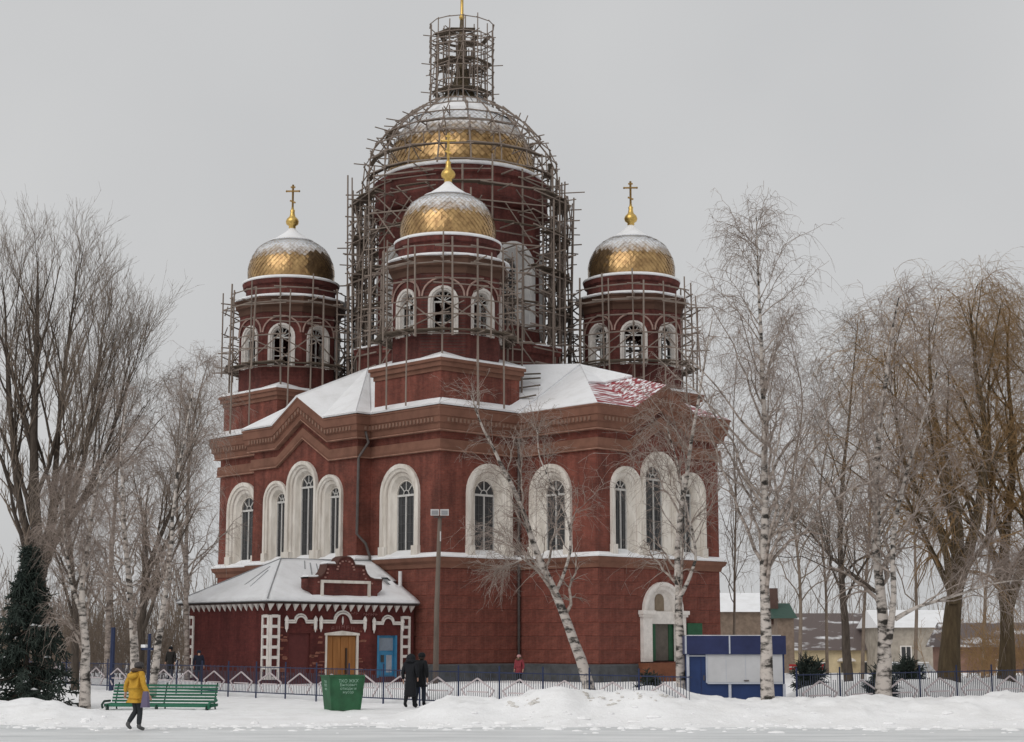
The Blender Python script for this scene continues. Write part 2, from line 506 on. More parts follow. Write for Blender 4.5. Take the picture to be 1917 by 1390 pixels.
# fence runs (world xy), parallel to the two visible church fronts
F0 = Vector((-21.9, 78.6)); FC = Vector((4.69, 45.25))
FD1 = (FC - F0).normalized(); FLEN1 = (FC - F0).length
FD2 = Vector((0.731, 0.682))
def road_edge(x):
    return 43.2 + 3.6 * fbm(x * 0.16 + 3, x * 0 + 1, 3) + 1.2 * fbm(x * 0.8, x * 0 + 7, 3)
def ground_z(x, y):
    x = np.asarray(x, float); y = np.asarray(y, float)
    px = 958.5 + FPX * x / np.maximum(y, 1.0)
    # ploughed bank along the road: crest height follows the photo left to right
    cx_ = None
    cx = [-400, 0, 60, 110, 150, 190, 225, 330, 600, 740, 785, 815, 840, 880, 920, 960, 1000, 1040, 1100, 1150, 1250, 1300, 1370, 1480, 1560, 1700, 1750, 1830, 1917, 2300]
    cz = [0.5, .50, .58, .52, .34, .26, .12, .04, .04, .06, .28, .54, .64, .58, .56, .64, .80, .88, .84, .80, .72, .66, .54, .54, .62, .58, .64, .72, .76, .6]
    crest = np.interp(px, cx, cz)
    lump = 1 + 0.35 * fbm(x * 0.9, y * 0.9, 4)
    e_ = road_edge(x)
    prof = sstep(e_ - 0.3, e_ + 2.9, y) * (1 - sstep(46.8, 49.5, y))
    rough = np.abs(fbm(x * 1.7 + 31, y * 1.7, 4)) * 0.55 + np.abs(fbm(x * 4.1, y * 4.1 + 8, 3)) * 0.22
    z = crest * prof * (lump * 0.94) + rough * prof * np.minimum(crest * 2.2, 1) * 0.8 - 0.10 * prof * np.minimum(crest * 2, 1)
    z = z + sstep(44.5, 48, y) * (0.06 + 0.10 * fbm(x * 0.5, y * 0.5, 4))
    # behind the fence the unswept snow lies deeper
    d1 = (x - FC.x) * (-FD1.y) + (y - FC.y) * FD1.x        # >0 behind run 1
    d2 = (x - FC.x) * (-FD2.y) + (y - FC.y) * FD2.x        # >0 behind/left of run 2
    beh = np.minimum(d1, d2)
    base_b = np.interp(px, [0, 640, 760, 850, 1000, 1150, 1250, 1450, 1560, 1900], [.40, .38, .46, .66, .64, .56, .42, .5, .8, .75])
    z = z + sstep(-0.1, 1.3, beh) * (base_b + 0.34 * fbm(x * 0.35, y * 0.35, 3)) * (1 - 0.97 * sstep(2.0, 6.0, beh)) * (1 - 0.85 * sstep(4.0, 4.9, x) * (1 - sstep(7.8, 8.8, x)) * (1 - sstep(51, 54, y)))
    r = np.maximum(-d2, 0) * (d2 < 0)
    z = z + np.where((d2 < -0.1) & (y > 49), 0.25 * sstep(0.1, 2.0, -d2), 0)
    # land falls away beyond the churchyard
    z = z - 2.6 * sstep(108, 165, y)
    z = z + 0.03 * fbm(x * 2.5, y * 2.5, 3) - 0.10 * np.maximum(fbm(x * 3.3 + 5, y * 2.2 + 3, 2) - 0.10, 0) * sstep(44.5, 47, y) * (1 - sstep(70, 80, y)) * 2
    return z
def gz(x, y):
    return float(ground_z(np.array([x]), np.array([y]))[0])

# ------------------------------------------------------------------ ground and road
def axis(*segs):
    out = []
    for a, b, st in segs:
        out += list(np.arange(a, b, st))
    out.append(segs[-1][1])
    return np.array(out)
gx = axis((-900, -100, 100), (-100, -30, 7), (-30, -18, 0.8), (-18, 18, 0.14), (18, 34, 0.8), (34, 104, 7), (104, 904, 100))
gy = axis((-120, 20, 20), (20, 34, 2), (34, 56, 0.13), (56, 84, 0.35), (84, 180, 3), (180, 400, 20), (400, 2400, 200))
X, Yg = np.meshgrid(gx, gy)
Z = ground_z(X, Yg)
Z = np.where(Yg < road_edge(X) - 0.6, np.minimum(Z, 0.0) - 0.03, Z)
nx, ny = len(gx), len(gy)
V = np.stack([X.ravel(), Yg.ravel(), Z.ravel()], 1)
idx = np.arange(nx * ny).reshape(ny, nx)
F = np.stack([idx[:-1, :-1].ravel(), idx[:-1, 1:].ravel(), idx[1:, 1:].ravel(), idx[1:, :-1].ravel()], 1)
g = link('ground', np_mesh('ground', V, F), SNOW, None, True)
tag(g, 'white snow covered ground with a ploughed bank', None, None, 'structure')

ICE = mat('packed_ice', (0.56, 0.58, 0.585), 0.5, 0.2, 0.8, col2=(0.84, 0.85, 0.855), bump=0.5, bscale=6, stretch=(0.3, 1.5, 1), spec=0.4)
rx = axis((-300, -20, 20), (-20, 20, 0.3), (20, 300, 20))
ry = axis((-60, 32, 4), (32, 47.0, 0.25))
X, Yr = np.meshgrid(rx, ry)
edge = road_edge(X) + 0.1
Yr2 = np.minimum(Yr, edge)
Zr = 0.006 + 0.02 * fbm(X * 1.2, Yr * 1.2, 3) + np.where(Yr > 40, 0.0, 0)
Zr = np.maximum(Zr, 0.0)
Zr = np.where(Yr2 >= edge - 0.3, -0.02, Zr)
nx, ny = len(rx), len(ry)
idx = np.arange(nx * ny).reshape(ny, nx)
F = np.stack([idx[:-1, :-1].ravel(), idx[:-1, 1:].ravel(), idx[1:, 1:].ravel(), idx[1:, :-1].ravel()], 1)
r_ = link('road', np_mesh('road', np.stack([X.ravel(), Yr2.ravel(), Zr.ravel()], 1), F), ICE, None, True)
tag(r_, 'grey icy road of packed snow', None, None, 'structure')

# ------------------------------------------------------------------ the church
CH = (-3.067, 100.0, 0.0)
CH_ROT = math.radians(45 - 2.2)
church = empty('church', CH, CH_ROT)
tag(church, 'large red brick five-domed church with gilded domes and white arched windows', 'church')

FOOT = [(-10, -10), (-4.6, -10), (-4.6, -15.8), (4.6, -15.8), (4.6, -10), (10, -10), (10, -4.6), (14, -4.6), (14, 4.6), (10, 4.6), (10, 10),
        (4.6, 10), (4.6, 12), (-4.6, 12), (-4.6, 10), (-10, 10), (-10, 5.2), (-10.9, 5.2), (-10.9, -4.35), (-10, -4.35)]
NF = len(FOOT)
def edge_info(i):
    a, b = Vector(FOOT[i]), Vector(FOOT[(i + 1) % NF])
    d = (b - a); L = d.length; d.normalize()
    return a, b, d, Vector((d.y, -d.x)), L
def miter(i):
    n0 = edge_info((i - 1) % NF)[3]; n1 = edge_info(i)[3]
    m = n0 + n1
    return m / m.dot(n1) if m.length > 1e-6 else n1
GABLE = {2: (4.6, 2.4, 1.4), 17: (4.78, 2.4, 1.4)}         # edge -> (centre u, half width, rise)
def stations():
    st = []
    for i in range(NF):
        a, b, d, n, L = edge_info(i)
        st.append((a, miter(i), 0.0))
        if i in GABLE:
            uc, hw, rise = GABLE[i]
            for u, z in ((uc - hw, 0), (uc, rise), (uc + hw, 0)):
                st.append((a + d * u, n, z))
    return st
def sweep(prof, name, m, parent, gable=True, close=True):
    st = stations()
    mb = MB(); k = len(prof)
    vs = []
    for p, o, zo in st:
        for nn, z in prof:
            q = p + o * nn
            vs.append((q.x, q.y, z + (zo if gable else 0)))
    fs = []
    S = len(st)
    for i in range(S):
        j = (i + 1) % S
        for t in range(k if close else k - 1):
            u = (t + 1) % k
            fs.append((i * k + t, j * k + t, j * k + u, i * k + u))
    mb.add(vs, fs)
    return mb.build(name, m, parent)

def arch_path(w, zb, zs, n=14):
    pts = [(-w, zb)]
    for k in range(n + 1):
        t = PI - PI * k / n
        pts.append((w * math.cos(t), zs + w * math.sin(t)))
    pts.append((w, zb))
    return pts

class Plane:
    """a wall plane: origin, u direction, outward normal (local church coordinates)"""
    def __init__(s, a, d, n):
        s.a, s.d, s.n = Vector((a[0], a[1], 0)), Vector((d[0], d[1], 0)), Vector((n[0], n[1], 0))
    def P(s, u, z, n=0.0):
        return s.a + s.d * u + s.n * n + Vector((0, 0, z))

def wall_panel(mb, pl, L, z0, z1, holes, top=None):
    outer = [Vector((0, z0, 0)), Vector((L, z0, 0)), Vector((L, z1, 0))] + ([Vector((u, z, 0)) for u, z in top] if top else []) + [Vector((0, z1, 0))]
    loops = [outer]
    for h in holes:
        loops.append([Vector((u, z, 0)) for u, z in reversed(h)])
    flat = [v for lp in loops for v in lp]
    tri = tessellate_polygon(loops)
    mb.add([pl.P(v.x, v.y) for v in flat], [tuple(t) for t in tri])

def arch_loft(mb, pl, uc, zb, zs, rings, n=14):
    """rings: (half width, offset from wall, extra bottom)"""
    k = n + 3
    vs = []
    for w, off, dz in rings:
        for u, z in arch_path(w, zb + dz, zs, n):
            vs.append(pl.P(uc + u, z, off))
    fs = []
    for i in range(len(rings) - 1):
        for t in range(k - 1):
            fs.append((i * k + t, i * k + t + 1, (i + 1) * k + t + 1, (i + 1) * k + t))
    # feet of the surround
    for i in range(len(rings) - 1):
        pass
    mb.add(vs, fs)

def church_window(pl, uc, zb, zs, W, G, parent, zg=None, rows=6, proud=0.0, panes=True):
    """white arched surround stepped and splayed down to a dark glazed light; returns hole for the wall"""
    zg = zb + 0.32 if zg is None else zg
    w_in = G + 0.30 * (W - G)
    fr = MB()
    arch_loft(fr, pl, uc, zb, zs, [(W, -0.05, 0), (W, 0.16 + proud, 0), (W - 0.14 * W, 0.16 + proud, 0), (W - 0.16 * W, 0.09, 0), (W - 0.25 * W, 0.07, 0),
                                   (W - 0.28 * W, -0.02, 0), (w_in, -0.08, 0), (G + 0.06, -0.34, 0), (G + 0.05, -0.30, 0), (G, -0.30, 0), (G, -0.40, 0)])
    # little pedestals at the foot of the jambs
    for sg in (-1, 1):
        a, b = sorted((sg * (W + 0.03), sg * (W - 0.30 * W)))
        c8 = [pl.P(uc + u, z, n) for z in (zb - 0.02, zb + 0.55) for u, n in ((a, -0.05), (b, -0.05), (b, 0.22 + proud), (a, 0.22 + proud))]
        fr.add(c8, [(0, 1, 2, 3), (7, 6, 5, 4), (0, 4, 5, 1), (1, 5, 6, 2), (2, 6, 7, 3), (3, 7, 4, 0)])
    win = fr.build('window', CREAM, parent)
    # sloping sill with lying snow
    s = MB()
    a = W - 0.28 * W
    s.add([pl.P(uc - a, zb - 0.06, 0.24), pl.P(uc + a, zb - 0.06, 0.24), pl.P(uc + G, zg + 0.04, -0.34), pl.P(uc - G, zg + 0.04, -0.34),
           pl.P(uc - a, zb - 0.3, 0.2), pl.P(uc + a, zb - 0.3, 0.2), pl.P(uc + a, zb - 0.3, -0.3), pl.P(uc - a, zb - 0.3, -0.3)],
          [(0, 1, 2, 3), (0, 4, 5, 1), (0, 3, 7, 4), (1, 5, 6, 2), (2, 6, 7, 3)])
    s.build('sill_snow', SNOWR, win)
    # glazing bars
    b = MB(); tb_ = MB(); o = -0.36
    b.bar(pl.P(uc, zg, o), pl.P(uc, zs, o), 0.075, 0.06)
    b.bar(pl.P(uc - G, zs - 0.05, o), pl.P(uc + G, zs - 0.05, o), 0.09, 0.11)
    for k in (1, 2, 3):
        t = PI * k / 4
        b.bar(pl.P(uc + 0.3 * G * math.cos(t), zs + 0.3 * G * math.sin(t), o), pl.P(uc + G * math.cos(t), zs + G * math.sin(t), o), 0.04, 0.05)
    hub = [pl.P(uc + 0.32 * G * math.cos(PI * k / 8), zs + 0.32 * G * math.sin(PI * k / 8), o) for k in range(9)]
    b.tube(hub, 0.03, 4)
    h = zs - 0.1 - zg
    for r in range(1, rows):
        z = zg + h * r / rows
        tb_.bar(pl.P(uc - G, z, o - 0.02), pl.P(uc + G, z, o - 0.02), 0.022, 0.03)
    for sg in (-1, 1):
        b.bar(pl.P(uc + sg * G, zg, o), pl.P(uc + sg * G, zs, o), 0.09, 0.07)
        tb_.bar(pl.P(uc + sg * G * 0.5, zg, o - 0.02), pl.P(uc + sg * G * 0.5, zs, o - 0.02), 0.02, 0.03)
    b.bar(pl.P(uc - G, zg, o), pl.P(uc + G, zg, o), 0.07, 0.1)
    b.build('glazing_bars', MUNTIN, win)
    tb_.build('thin_glazing_bars', BARD, win)
    if panes:
        og = -0.40
        for r in range(rows):
            za, zc = zg + h * r / rows, zg + h * (r + 1) / rows
            for sg in (-1, 1):
                ua, ub = sorted((0.0, sg * G))
                j = (random.random() - 0.5) * 0.03
                g_ = MB().poly([pl.P(uc + ua, za, og + j), pl.P(uc + ub, za, og), pl.P(uc + ub, zc, og + j * 0.5), pl.P(uc + ua, zc, og)])
                g_.build('pane', GLASS, win, fix=False)
        fan = MB()
        pts = [pl.P(uc, zs - 0.1, og)] + [pl.P(uc + G * math.cos(PI * k / 12), zs + (G * math.sin(PI * k / 12) if 0 < k < 12 else -0.1), og) for k in range(13)]
        fan.add(pts, [(0, k, k + 1) for k in range(1, 13)])
        fan.build('pane', GLASS, win, fix=False)
    hw = W - 0.28 * W
    return [(uc + u, z) for u, z in arch_path(hw, zb, zs)]

# walls, edge by edge, with real openings
walls = MB()
WZ = 13.4
Z0 = 6.34                       # window foot, just above the string course
door_hole = None
for i in range(NF):
    a, b, d, n, L = edge_info(i)
    pl = Plane(a, d, n)
    holes = []
    if i == 0:
        holes.append(church_window(pl, 3.27, Z0, 9.58, 1.56, 0.69, church))
    elif i == 1:
        holes.append(church_window(pl, 2.45, Z0, 9.58, 1.52, 0.69, church))
    elif i == 15:
        holes.append(church_window(pl, 2.55, Z0, 9.58, 1.56, 0.69, church))
    elif i == 19:
        holes.append(church_window(pl, 2.53, Z0, 9.58, 1.56, 0.69, church))
    elif i in (2, 17):
        u0 = 4.45 if i == 2 else 4.78
        holes.append(church_window(pl, u0, Z0, 10.42, 1.36, 0.62, church, proud=0.04))
        holes.append(church_window(pl, u0 - 2.47, Z0, 9.75, 1.12, 0.42, church))
        holes.append(church_window(pl, u0 + 2.47, Z0, 9.75, 1.12, 0.42, church))
    if i == 2:
        door_hole = [(4.6 + u, z) for u, z in arch_path(1.25, 1.05, 3.6)]
        holes.append(door_hole)
    top = None
    if i in GABLE:
        uc, hw, rise = GABLE[i]
        top = [(uc + hw, WZ), (uc, WZ + rise), (uc - hw, WZ)]
    wall_panel(walls, pl, L, 0.0, WZ, holes, top)
walls.build('wall', BRICK, church)
# a dark inner lining so that the openings lead into a closed room
inn = MB()
for i in range(NF):
    a, b, d, n, L = edge_info(i)
    a2 = a - miter(i) * 0.5; b2 = b - miter((i + 1) % NF) * 0.5
    inn.add([(a2.x, a2.y, 0.2), (b2.x, b2.y, 0.2), (b2.x, b2.y, 13.2), (a2.x, a2.y, 13.2)], [(3, 2, 1, 0)])
inn.build('inner_wall', mat('inner_plaster', (0.10, 0.095, 0.09), 0.9), church, fix=False)

sweep([(-0.15, 12.66), (0.24, 12.66), (0.27, 12.72), (0.30, 12.95), (0.40, 13.02), (0.42, 13.3),
       (0.47, 13.34), (0.50, 13.72), (0.54, 13.76), (0.54, 13.84), (-0.15, 13.9)], 'cornice', CORN, church)
sweep([(-0.15, 12.6), (0.30, 12.6), (0.32, 12.63), (0.30, 12.665), (-0.15, 12.665)], 'cornice_fillet', PALEB, church)
sweep([(-0.15, 11.66), (0.13, 11.66), (0.16, 11.8), (0.13, 12.2), (-0.15, 12.24)], 'architrave', CORN, church)
sweep([(-0.15, 11.6), (0.17, 11.6), (0.19, 11.63), (0.17, 11.665), (-0.15, 11.665)], 'architrave_fillet', PALEB, church)
sweep([(-0.1, 5.72), (0.06, 5.72), (0.10, 5.92), (0.24, 6.05), (0.30, 6.24), (-0.1, 6.3)], 'string_course', CORN, church, gable=False)
sweep([(-0.02, 6.28), (0.29, 6.255), (0.30, 6.33), (0.22, 6.40), (0.0, 6.5)], 'ledge_snow', SNOWR, church, gable=False)
sweep([(-0.1, 0.0), (0.22, 0.0), (0.22, 0.86), (0.12, 0.95), (-0.1, 0.95)], 'plinth', PLINTH, church, gable=False)
# dentil course in the cornice, too small to pick apart
den = MB()
for i in (0, 1, 2, 15, 17, 19, 18, 16):
    a, b, d, n, L = edge_info(i); pl = Plane(a, d, n)
    k = int(L / 0.27)
    for t in range(k):
        u = (t + 0.5) * L / k
        zo = 0.0
        if i in GABLE:
            uc, hw, rise = GABLE[i]; zo = max(0.0, rise * (1 - abs(u - uc) / hw))
        c8 = [pl.P(u + du, 13.05 + dz + zo, nn) for dz in (0, 0.2) for du, nn in ((-0.06, 0.3), (0.06, 0.3), (0.06, 0.47), (-0.06, 0.47))]
        den.add(c8, [(0, 1, 2, 3), (7, 6, 5, 4), (0, 4, 5, 1), (1, 5, 6, 2), (2, 6, 7, 3), (3, 7, 4, 0)])
tag(den.build('dentil_course', mat('dentil_brick', (0.22, 0.13, 0.095), 0.9), church), kind='stuff')

# rusticated blocks of the ground storey
blk_cache = {}
def rust_block(pl, u0, u1, z0, z1):
    w, h = u1 - u0 - 0.035, z1 - z0 - 0.035
    key = (round(w, 2), round(h, 2))
    if key not in blk_cache:
        b = MB(); w2, h2 = w / 2, h / 2
        b.add([(-w2, 0, -h2), (w2, 0, -h2), (w2, 0, h2), (-w2, 0, h2), (-w2 + .02, -0.022, -h2 + .02), (w2 - .02, -0.022, -h2 + .02), (w2 - .02, -0.022, h2 - .02), (-w2 + .02, -0.022, h2 - .02)],
              [(4, 5, 6, 7), (0, 1, 5, 4), (1, 2, 6, 5), (2, 3, 7, 6), (3, 0, 4, 7)])
        me = bpy.data.meshes.new('block'); me.from_pydata(b.v, [], b.f); me.update(); me.materials.append(BRICK)
        blk_cache[key] = me
    o = bpy.data.objects.new('block', blk_cache[key]); COL.objects.link(o); o.parent = church
    o.location = pl.P((u0 + u1) / 2, (z0 + z1) / 2, 0.0)
    o.rotation_euler = (0, 0, math.atan2(pl.d.y, pl.d.x))
for i in (0, 1, 2, 19):
    a, b, d, n, L = edge_info(i); pl = Plane(a, d, n)
    rows = 7
    z0, z1 = 0.97, 5.70
    for r in range(rows):
        za, zc = z0 + (z1 - z0) * r / rows, z0 + (z1 - z0) * (r + 1) / rows
        k = max(2, round(L / 1.8))
        cuts = [0.02] + [L * (t + (0.5 if r % 2 else 0.0)) / k for t in range(0 if r % 2 else 1, k)] + [L - 0.02]
        for u0, u1 in zip(cuts[:-1], cuts[1:]):
            if i == 2 and zc > 1.0 and za < 5.1 and u1 > 4.6 - 1.75 and u0 < 4.6 + 1.75:
                if u0 < 4.6 - 1.75 - 0.3: u1 = 4.6 - 1.75
                elif u1 > 4.6 + 1.75 + 0.3: u0 = 4.6 + 1.75
                else: continue
                if u1 - u0 < 0.15: continue
            rust_block(pl, u0, u1, za, zc)

# arched side doorway under the long arm
a, b, d, n, L = edge_info(2); pl = Plane(a, d, n)
dw = MB()
arch_loft(dw, pl, 4.6, 3.6, 3.6, [(1.48, -0.05, 0), (1.48, 0.2, 0), (1.3, 0.2, 0), (1.25, 0.1, 0), (1.1, 0.05, 0), (0.95, -0.25, 0)])
for sg in (-1, 1):
    u0, u1 = sorted((4.6 + sg * 1.62, 4.6 + sg * 0.95))
    for (ua, ub, za, zc, off) in ((u0, u1, 1.05, 3.3, 0.22), (u0 - 0.08, u1 + 0.08, 3.3, 3.42, 0.3), (u0 - 0.14, u1 + 0.14, 3.42, 3.62, 0.36)):
        c8 = [pl.P(u, z, nn) for z in (za, zc) for u, nn in ((ua, -0.05), (ub, -0.05), (ub, off), (ua, off))]
        dw.add(c8, [(0, 1, 2, 3), (7, 6, 5, 4), (0, 4, 5, 1), (1, 5, 6, 2), (2, 6, 7, 3), (3, 7, 4, 0)])
c8 = [pl.P(u, z, nn) for z in (2.95, 3.58) for u, nn in ((3.65, -0.3), (5.55, -0.3), (5.55, 0.1), (3.65, 0.1))]
dw.add(c8, [(0, 1, 2, 3), (7, 6, 5, 4), (0, 4, 5, 1), (1, 5, 6, 2), (2, 6, 7, 3), (3, 7, 4, 0)])
door = dw.build('doorway', WHITE, church)
tm = MB()
tm.prism([(u, z) for u, z in arch_path(1.25, 3.58, 3.6)], pl.P(4.6, 0, -0.28), pl.d, (0, 0, 1), pl.n, 0.1)
tm.build('tympanum', WHITE, door)
ic = MB(); ic.prism([(u, z) for u, z in arch_path(0.33, 3.62, 4.15, 8)], pl.P(4.6, 0, -0.18), pl.d, (0, 0, 1), pl.n, 0.05)
ic.build('niche_panel', mat('niche_brown', (0.22, 0.17, 0.12), 0.8), door)
DGREEN = mat('door_green', (0.022, 0.085, 0.042), 0.6, 0.2, 3)
for sg in (-1, 1):
    lf = MB()
    u0, u1 = sorted((4.6 + sg * 0.95, 4.6 + sg * 0.62))
    c8 = [pl.P(u, z, nn) for z in (1.1, 2.94) for u, nn in ((u0, -0.16), (u1, -0.16), (u1, 0.12 if sg < 0 else -0.1), (u0, 0.12 if sg < 0 else -0.1))]
    lf.add(c8, [(0, 1, 2, 3), (7, 6, 5, 4), (0, 4, 5, 1), (1, 5, 6, 2), (2, 6, 7, 3), (3, 7, 4, 0)])
    lf.build('door_jamb', DGREEN, door)
lf = MB(); c8 = [pl.P(u, z, nn) for z in (1.1, 2.94) for u, nn in ((3.98, -0.2), (5.22, -0.2), (5.22, -0.14), (3.98, -0.14))]
lf.add(c8, [(0, 1, 2, 3), (7, 6, 5, 4), (0, 4, 5, 1), (1, 5, 6, 2), (2, 6, 7, 3), (3, 7, 4, 0)])
lf.build('door_leaf', mat('door_grey', (0.12, 0.105, 0.09), 0.7, 0.2, 3), door)
# open green shutter to the right of the doorway
sh = MB(); c8 = [pl.P(u, z, nn) for z in (1.2, 3.0) for u, nn in ((6.4, 0.1), (7.15, 0.45), (7.15, 0.51), (6.4, 0.16))]
sh.add(c8, [(0, 1, 2, 3), (7, 6, 5, 4), (0, 4, 5, 1), (1, 5, 6, 2), (2, 6, 7, 3), (3, 7, 4, 0)])
sh.build('door_shutter', DGREEN, church)
st_ = MB(); c8 = [pl.P(u, z, nn) for z in (0.0, 1.0) for u, nn in ((2.6, 0.2), (6.6, 0.2), (6.6, 0.9), (2.6, 0.9))]
st_.add(c8, [(0, 1, 2, 3), (7, 6, 5, 4), (0, 4, 5, 1), (1, 5, 6, 2), (2, 6, 7, 3), (3, 7, 4, 0)])
st_.build('door_step', mat('rust_step', (0.17, 0.065, 0.035), 0.85, 0.3, 2), church)

# roof: hipped slopes of the two visible arms and the square nave, snow on top
EZ = 13.86
def roof_faces():
    E = 0.54
    A = (0.0, -9.98, 17.02); G = (0.0, -15.8 - E, EZ + 1.4)
    K1, K2 = (-4.6 - E, -15.8 - E, EZ), (4.6 + E, -15.8 - E, EZ)
    D1, D2 = (-2.4, -15.8 - E, EZ), (2.4, -15.8 - E, EZ)
    N1, N2 = (-4.6 - E, -10 - E, EZ), (4.6 + E, -10 - E, EZ)
    B = (0.0, -4.5, 17.3)
    N1b, N2b = (-4.6 - E, -5.0, 16.9), (4.6 + E, -5.0, 16.9)
    right = dict(snow=[(A, K1, N1), (A, N1, N1b), (A, N1b, B), (A, N2, K2), (A, N2b, N2), (A, B, N2b)],
                 metal=[])
    mx_ = lambda p, q, t: tuple(u + (v - u) * t for u, v in zip(p, q))
    Km, Dm, Gm = mx_(A, K1, 0.50), mx_(A, D1, 0.46), mx_(A, G, 0.62)
    right['metal'] = [(Dm, D1, K1, Km), (Gm, G, D1, Dm), (A, D2, G), (A, K2, D2)]
    right['snow'] += [(A, Dm, Km), (A, Gm, Dm)]
    c = 0.42
    A2 = (-6.53, c, 17.32); G2 = (-10.9 - E, c, EZ + 1.4)
    k1, k2 = (-10.9 - E, -4.35 - E, EZ), (-10.9 - E, 5.2 + E, EZ)
    d1, d2 = (-10.9 - E, c - 2.4, EZ), (-10.9 - E, c + 2.4, EZ)
    n1, n2 = (-10 - E, -4.35 - E, EZ), (-10 - E, 5.2 + E, EZ)
    b2 = (-4.5, c, 17.4)
    n1b, n2b = (-5.0, -4.35 - E, 16.9), (-5.0, 5.2 + E, 16.9)
    left = dict(snow=[(A2, d1, k1), (A2, k1, n1), (A2, G2, d1), (A2, d2, G2), (A2, k2, d2), (A2, n2, k2), (A2, n1, n1b), (A2, n1b, b2), (A2, n2b, n2), (A2, b2, n2b)], metal=[])
    e = 10 + E
    nave = [((-e, -e, EZ), (e, -e, EZ), (5, -5, 16.9), (-5, -5, 16.9)), ((e, -e, EZ), (e, e, EZ), (5, 5, 16.9), (5, -5, 16.9)),
            ((e, e, EZ), (-e, e, EZ), (-5, 5, 16.9), (5, 5, 16.9)), ((-e, e, EZ), (-e, -e, EZ), (-5, -5, 16.9), (-5, 5, 16.9)),
            ((-5, -5, 16.9), (5, -5, 16.9), (5, 5, 16.9), (-5, 5, 16.9))]
    back = [((14.5, -5.1, EZ), (14.5, 5.1, EZ), (9, 0, 17)), ((14.5, 5.1, EZ), (5, 5.1, 16), (9, 0, 17)), ((5, -5.1, 16), (14.5, -5.1, EZ), (9, 0, 17)),
            ((-5.1, 12.5, EZ), (5.1, 12.5, EZ), (0, 8, 17)), ((-5.1, 5, 16), (-5.1, 12.5, EZ), (0, 8, 17)), ((5.1, 12.5, EZ), (5.1, 5, 16), (0, 8, 17))]
    return right, left, nave, back
right, left, nave, back = roof_faces()
rf = MB()
for f in right['metal']: rf.poly(f)
roof = rf.build('roof', REDMETAL, church)
sn = MB()
for f in right['snow'] + left['snow'] + nave + back:
    sn.poly([(p[0], p[1], p[2] + 0.02) for p in f])
sno = sn.build('roof_snow', SNOWR, roof)
sm = sno.modifiers.new('thick', 'SOLIDIFY'); sm.thickness = 0.10; sm.offset = 1

# ---- towers
def octo(R, z, rot=22.5):
    return [(R * math.cos(math.radians(rot + 45 * k)), R * math.sin(math.radians(rot + 45 * k)), z) for k in range(8)]

def dome_scales(prof, n_around, name, parent, c, m, lift=0.03, dark=None):
    """diamond shingles over a surface of revolution given by profile [(r,z)]"""
    P = np.array(prof); seg = np.sqrt((np.diff(P, axis=0) ** 2).sum(1)); s = np.concatenate([[0], np.cumsum(seg)])
    size = 2 * PI * P[:, 0].max() / n_around
    rows = int(s[-1] / (size * 0.5))
    vs = []; fs = []; idx_ = []
    def pt(t, a, off):
        t = min(max(t, 0), s[-1])
        r = np.interp(t, s, P[:, 0]); z = np.interp(t, s, P[:, 1])
        dr = np.interp(min(t + 0.05, s[-1]), s, P[:, 0]) - np.interp(max(t - 0.05, 0), s, P[:, 0])
        dz = np.interp(min(t + 0.05, s[-1]), s, P[:, 1]) - np.interp(max(t - 0.05, 0), s, P[:, 1])
        l = math.hypot(dr, dz) or 1; nr, nz = dz / l, -dr / l
        r = r + nr * off; z = z + nz * off
        return (c[0] + r * math.cos(a), c[1] + r * math.sin(a), z)
    for i in range(rows + 1):
        t = s[-1] * i / rows
        da = 2 * PI / n_around
        dt = s[-1] / rows * 1.08
        for k in range(n_around):
            a = (k + 0.5 * (i % 2)) * da
            j = random.uniform(-0.008, 0.012)
            b = len(vs)
            vs += [pt(t - dt, a, lift + 0.012 + j), pt(t, a + da * 0.54, lift * 0.5 + random.uniform(-.008, .008)), pt(t + dt, a, 0.0), pt(t, a - da * 0.54, lift * 0.5 + random.uniform(-.008, .008))]
            fs.append((b, b + 1, b + 2, b + 3))
            dk = 0
            if dark:  # shingles in this window take the painted-in dark reflection
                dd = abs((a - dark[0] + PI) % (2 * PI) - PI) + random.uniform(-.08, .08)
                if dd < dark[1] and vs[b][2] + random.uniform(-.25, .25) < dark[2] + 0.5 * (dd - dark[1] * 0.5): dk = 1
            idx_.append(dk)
    me = bpy.data.meshes.new(name); me.from_pydata(vs, [], fs); me.update()
    me.materials.append(m)
    if dark: me.materials.append(PAINTREFL); me.polygons.foreach_set('material_index', idx_)
    return link(name, me, None, parent)

def orthodox_cross(mb, c, z0, h, t=0.09):
    x, y = c
    # bars lie along the local p+(-q) diagonal so that the cross faces the square in front
    ax = Vector((1, -1, 0)).normalized()
    def bar(zc, half, w, tilt=0.0):
        a = Vector((x, y, zc + tilt)) - ax * half; b = Vector((x, y, zc - tilt)) + ax * half
        mb.bar(a, b, w, w)
    mb.bar((x, y, z0), (x, y, z0 + h), t, t)
    bar(z0 + 0.74 * h, 0.30 * h / 1.6 * 1.25, t)
    bar(z0 + 0.90 * h, 0.14 * h / 1.6, t)
    bar(z0 + 0.32 * h, 0.17 * h / 1.6, t, 0.07)
    for s_ in (-1, 1):
        e = Vector((x, y, z0 + 0.74 * h)) + ax * s_ * 0.25 * h
        mb.lathe([(0.02, e.z - 0.07), (0.07, e.z), (0.02, e.z + 0.07)], 6, (e.x, e.y))

